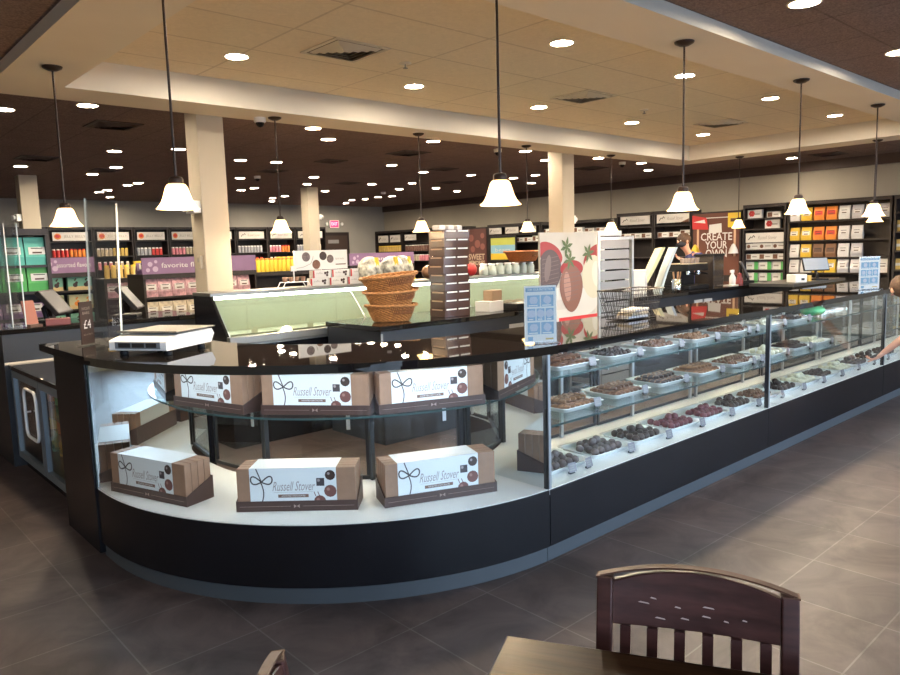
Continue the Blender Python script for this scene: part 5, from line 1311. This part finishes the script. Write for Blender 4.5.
# ---------------------------------------------------------------- foreground table and chairs
tw = mat('oiled_brown_tabletop', (.019,.0085,.0035), .30, spec=.09, noise=.6, nscale=3.5, bump=.06, stretch=(1.4,13,8))
cw = mat('dark_red_brown_wood', (.048,.018,.015), .32, spec=.35, noise=.35, nscale=5, bump=.08, stretch=(2,9,9))
cw_l = mat('worn_brown_wood', (.075,.036,.024), .5, spec=.2, noise=.3, nscale=12)
ang = math.atan2(-.875,.485)
t = thing('dining_table', 'brown wooden dining table corner in the bottom foreground', 'table', (1.11,1.07,0), ang)
MB().box(0,-.78,.705,.80,0,.74,tw).build('tabletop', t, bevel=.006)
MB().box(.05,-.73,.63,.75,-.05,.704,cw).build('apron', t)
for (x,y) in ((.06,-.06),(.74,-.06),(.06,-.72),(.74,-.72)): MB().box(x-.03,y-.03,0,x+.03,y+.03,.704,cw).build('leg', t, bevel=.004)
def chair(lab, loc, rz):
    t = thing('dining_chair', lab, 'chair', loc, rz)
    W, zt = .425, .845
    def yb(z): return .0 + max(0,(z-.44))*.14 - .06       # rake of the back
    for s in (-1,1):
        b = MB(); x = s*(W/2-.018)
        rings = [[(x-.018,yb(z)-d,z),(x+.018,yb(z)-d,z),(x+.018,yb(z)+d,z),(x-.018,yb(z)+d,z)] for z, d in ((0,.016),(.22,.019),(.44,.020),(.70,.016),(zt,.013))]
        rings[0] = [(a,c+.05,z) for a,c,z in rings[0]]
        b.loft(rings, cw, False)
        o = b.build('back_post', t, bevel=.004)
        MB().box(x-.019,yb(zt)-.014,zt,x+.019,yb(zt)+.014,zt+.004,cw_l).build('worn_top', o)
    n = 16; A = []; 
    def crest_top(u): return zt - .004 + .030*(1-(2*u-1)**2)
    x0, x1 = -W/2+.037, W/2-.037
    rings = []
    for i in range(n+1):
        u = i/n; x = x0+(x1-x0)*u; c = .012*(1-(2*u-1)**2); z1 = crest_top(u); z0 = .743
        rings.append([(x,yb(z0)-.010+c,z0),(x,yb(z1)-.010+c,z1),(x,yb(z1)+.010+c,z1),(x,yb(z0)+.010+c,z0)])
    cr = MB().loft(rings, cw, False).build('crest_rail', t, bevel=.003)
    rings = []
    for i in range(n+1):
        u = i/n; x = -W/2+.002+(W-.004)*u; c = .012*(1-(2*u-1)**2); z1 = zt+.004+ .031*(1-(2*u-1)**2); z0 = z1-.004
        rings.append([(x,yb(z1)-.0105+c,z0),(x,yb(z1)-.0105+c,z1),(x,yb(z1)+.0105+c,z1),(x,yb(z1)+.0105+c,z0)])
    MB().loft(rings, cw_l, False).build('worn_top_edge', cr)
    sc = MB()
    for i in range(9):
        sx = random.uniform(x0+.02,x1-.06); sz = random.uniform(.752,.81); l = random.uniform(.006,.03)
        c = .012*(1-(2*((sx-x0)/(x1-x0))-1)**2)
        yy = yb(sz)-.0106+c
        sc.add([(sx,yy-.0004,sz),(sx+l,yy-.0004,sz-.002),(sx+l*.9,yy-.0002,sz+.001),(sx+l*.2,yy-.0002,sz+.003)], [(0,1,2,3)], mat('scuff',(.42,.30,.27),.6))
    sc.build('scuff_marks', cr)['kind'] = 'stuff'
    for i in range(6):
        x = x0 + .028 + (x1-x0-.056)*i/5
        MB().loft([[(x-.0115,yb(z)-.007,z),(x+.0115,yb(z)-.007,z),(x+.0115,yb(z)+.007,z),(x-.0115,yb(z)+.007,z)] for z in (.445,.60,.742)], cw, False).build('slat', t)
    MB().box(-W/2,-.44,.415,W/2,.0-.03,.445,cw).build('seat', t, bevel=.008)
    for s in (-1,1):
        MB().box(s*(W/2-.02)-.018,-.42,0,s*(W/2-.02)+.018,-.384,.414,cw).build('front_leg', t, bevel=.003)
        MB().box(s*(W/2-.02)-.009,-.383,.16,s*(W/2-.02)+.009,-.06+.01,.185,cw).build('stretcher', t)
    MB().box(-W/2+.04,-.41,.36,W/2-.04,-.395,.414,cw).build('seat_rail', t)
    return t
chair('dark red-brown slat-back chair tucked in on the far side of the table', (1.42,.785,0), ang)
chair('second dark chair at bottom left, only its back post tip showing', (.50,1.03,0), math.radians(56.5))

# ---------------------------------------------------------------- camera, sky
cam = bpy.data.cameras.new('camera'); co = bpy.data.objects.new('camera', cam); COL.objects.link(co); SC.camera = co
cam.sensor_width = 36; cam.sensor_fit = 'HORIZONTAL'; cam.lens = 724.67/900*36; cam.clip_start = .05; cam.clip_end = 200
yaw, pitch, roll = 0.836007741, -0.119157189, 0.029285108
fw = Vector((math.cos(yaw)*math.cos(pitch), math.sin(yaw)*math.cos(pitch), math.sin(pitch)))
r = fw.cross(Vector((0,0,1))).normalized(); dn = -(r.cross(fw))
r2 = r*math.cos(roll) + dn*math.sin(roll); d2 = dn*math.cos(roll) - r*math.sin(roll)
co.matrix_world = Matrix(((r2.x,-d2.x,-fw.x,0),(r2.y,-d2.y,-fw.y,0),(r2.z,-d2.z,-fw.z,1.6),(0,0,0,1)))
w = bpy.data.worlds.new('sky'); SC.world = w; w.use_nodes = True
bg = w.node_tree.nodes['Background']; bg.inputs['Color'].default_value = (.62,.78,1,1); bg.inputs['Strength'].default_value = SKY
for i in range(NW):      # light portals in the window openings
    la = bpy.data.lights.new('window_portal','AREA'); la.shape = 'RECTANGLE'; la.size = w0-.24; la.size_y = 2.3; la.cycles.is_portal = True
    lo = bpy.data.objects.new('window_portal', la); COL.objects.link(lo); lo.location = (WX0+(i+.5)*w0, WY0-.02, 1.53); lo.rotation_euler = (PI/2, 0, 0)
SC.cycles.transparent_max_bounces = 24; SC.cycles.max_bounces = 8; SC.cycles.diffuse_bounces = 4; SC.cycles.glossy_bounces = 5
SC.cycles.sample_clamp_indirect = 4; SC.cycles.caustics_reflective = False; SC.cycles.caustics_refractive = False
SC.cycles.use_denoising = True
vs = SC.view_settings; vs.view_transform = 'Standard'; vs.look = 'None'; vs.exposure = EXPO; vs.gamma = 1; vs.use_curve_mapping = False
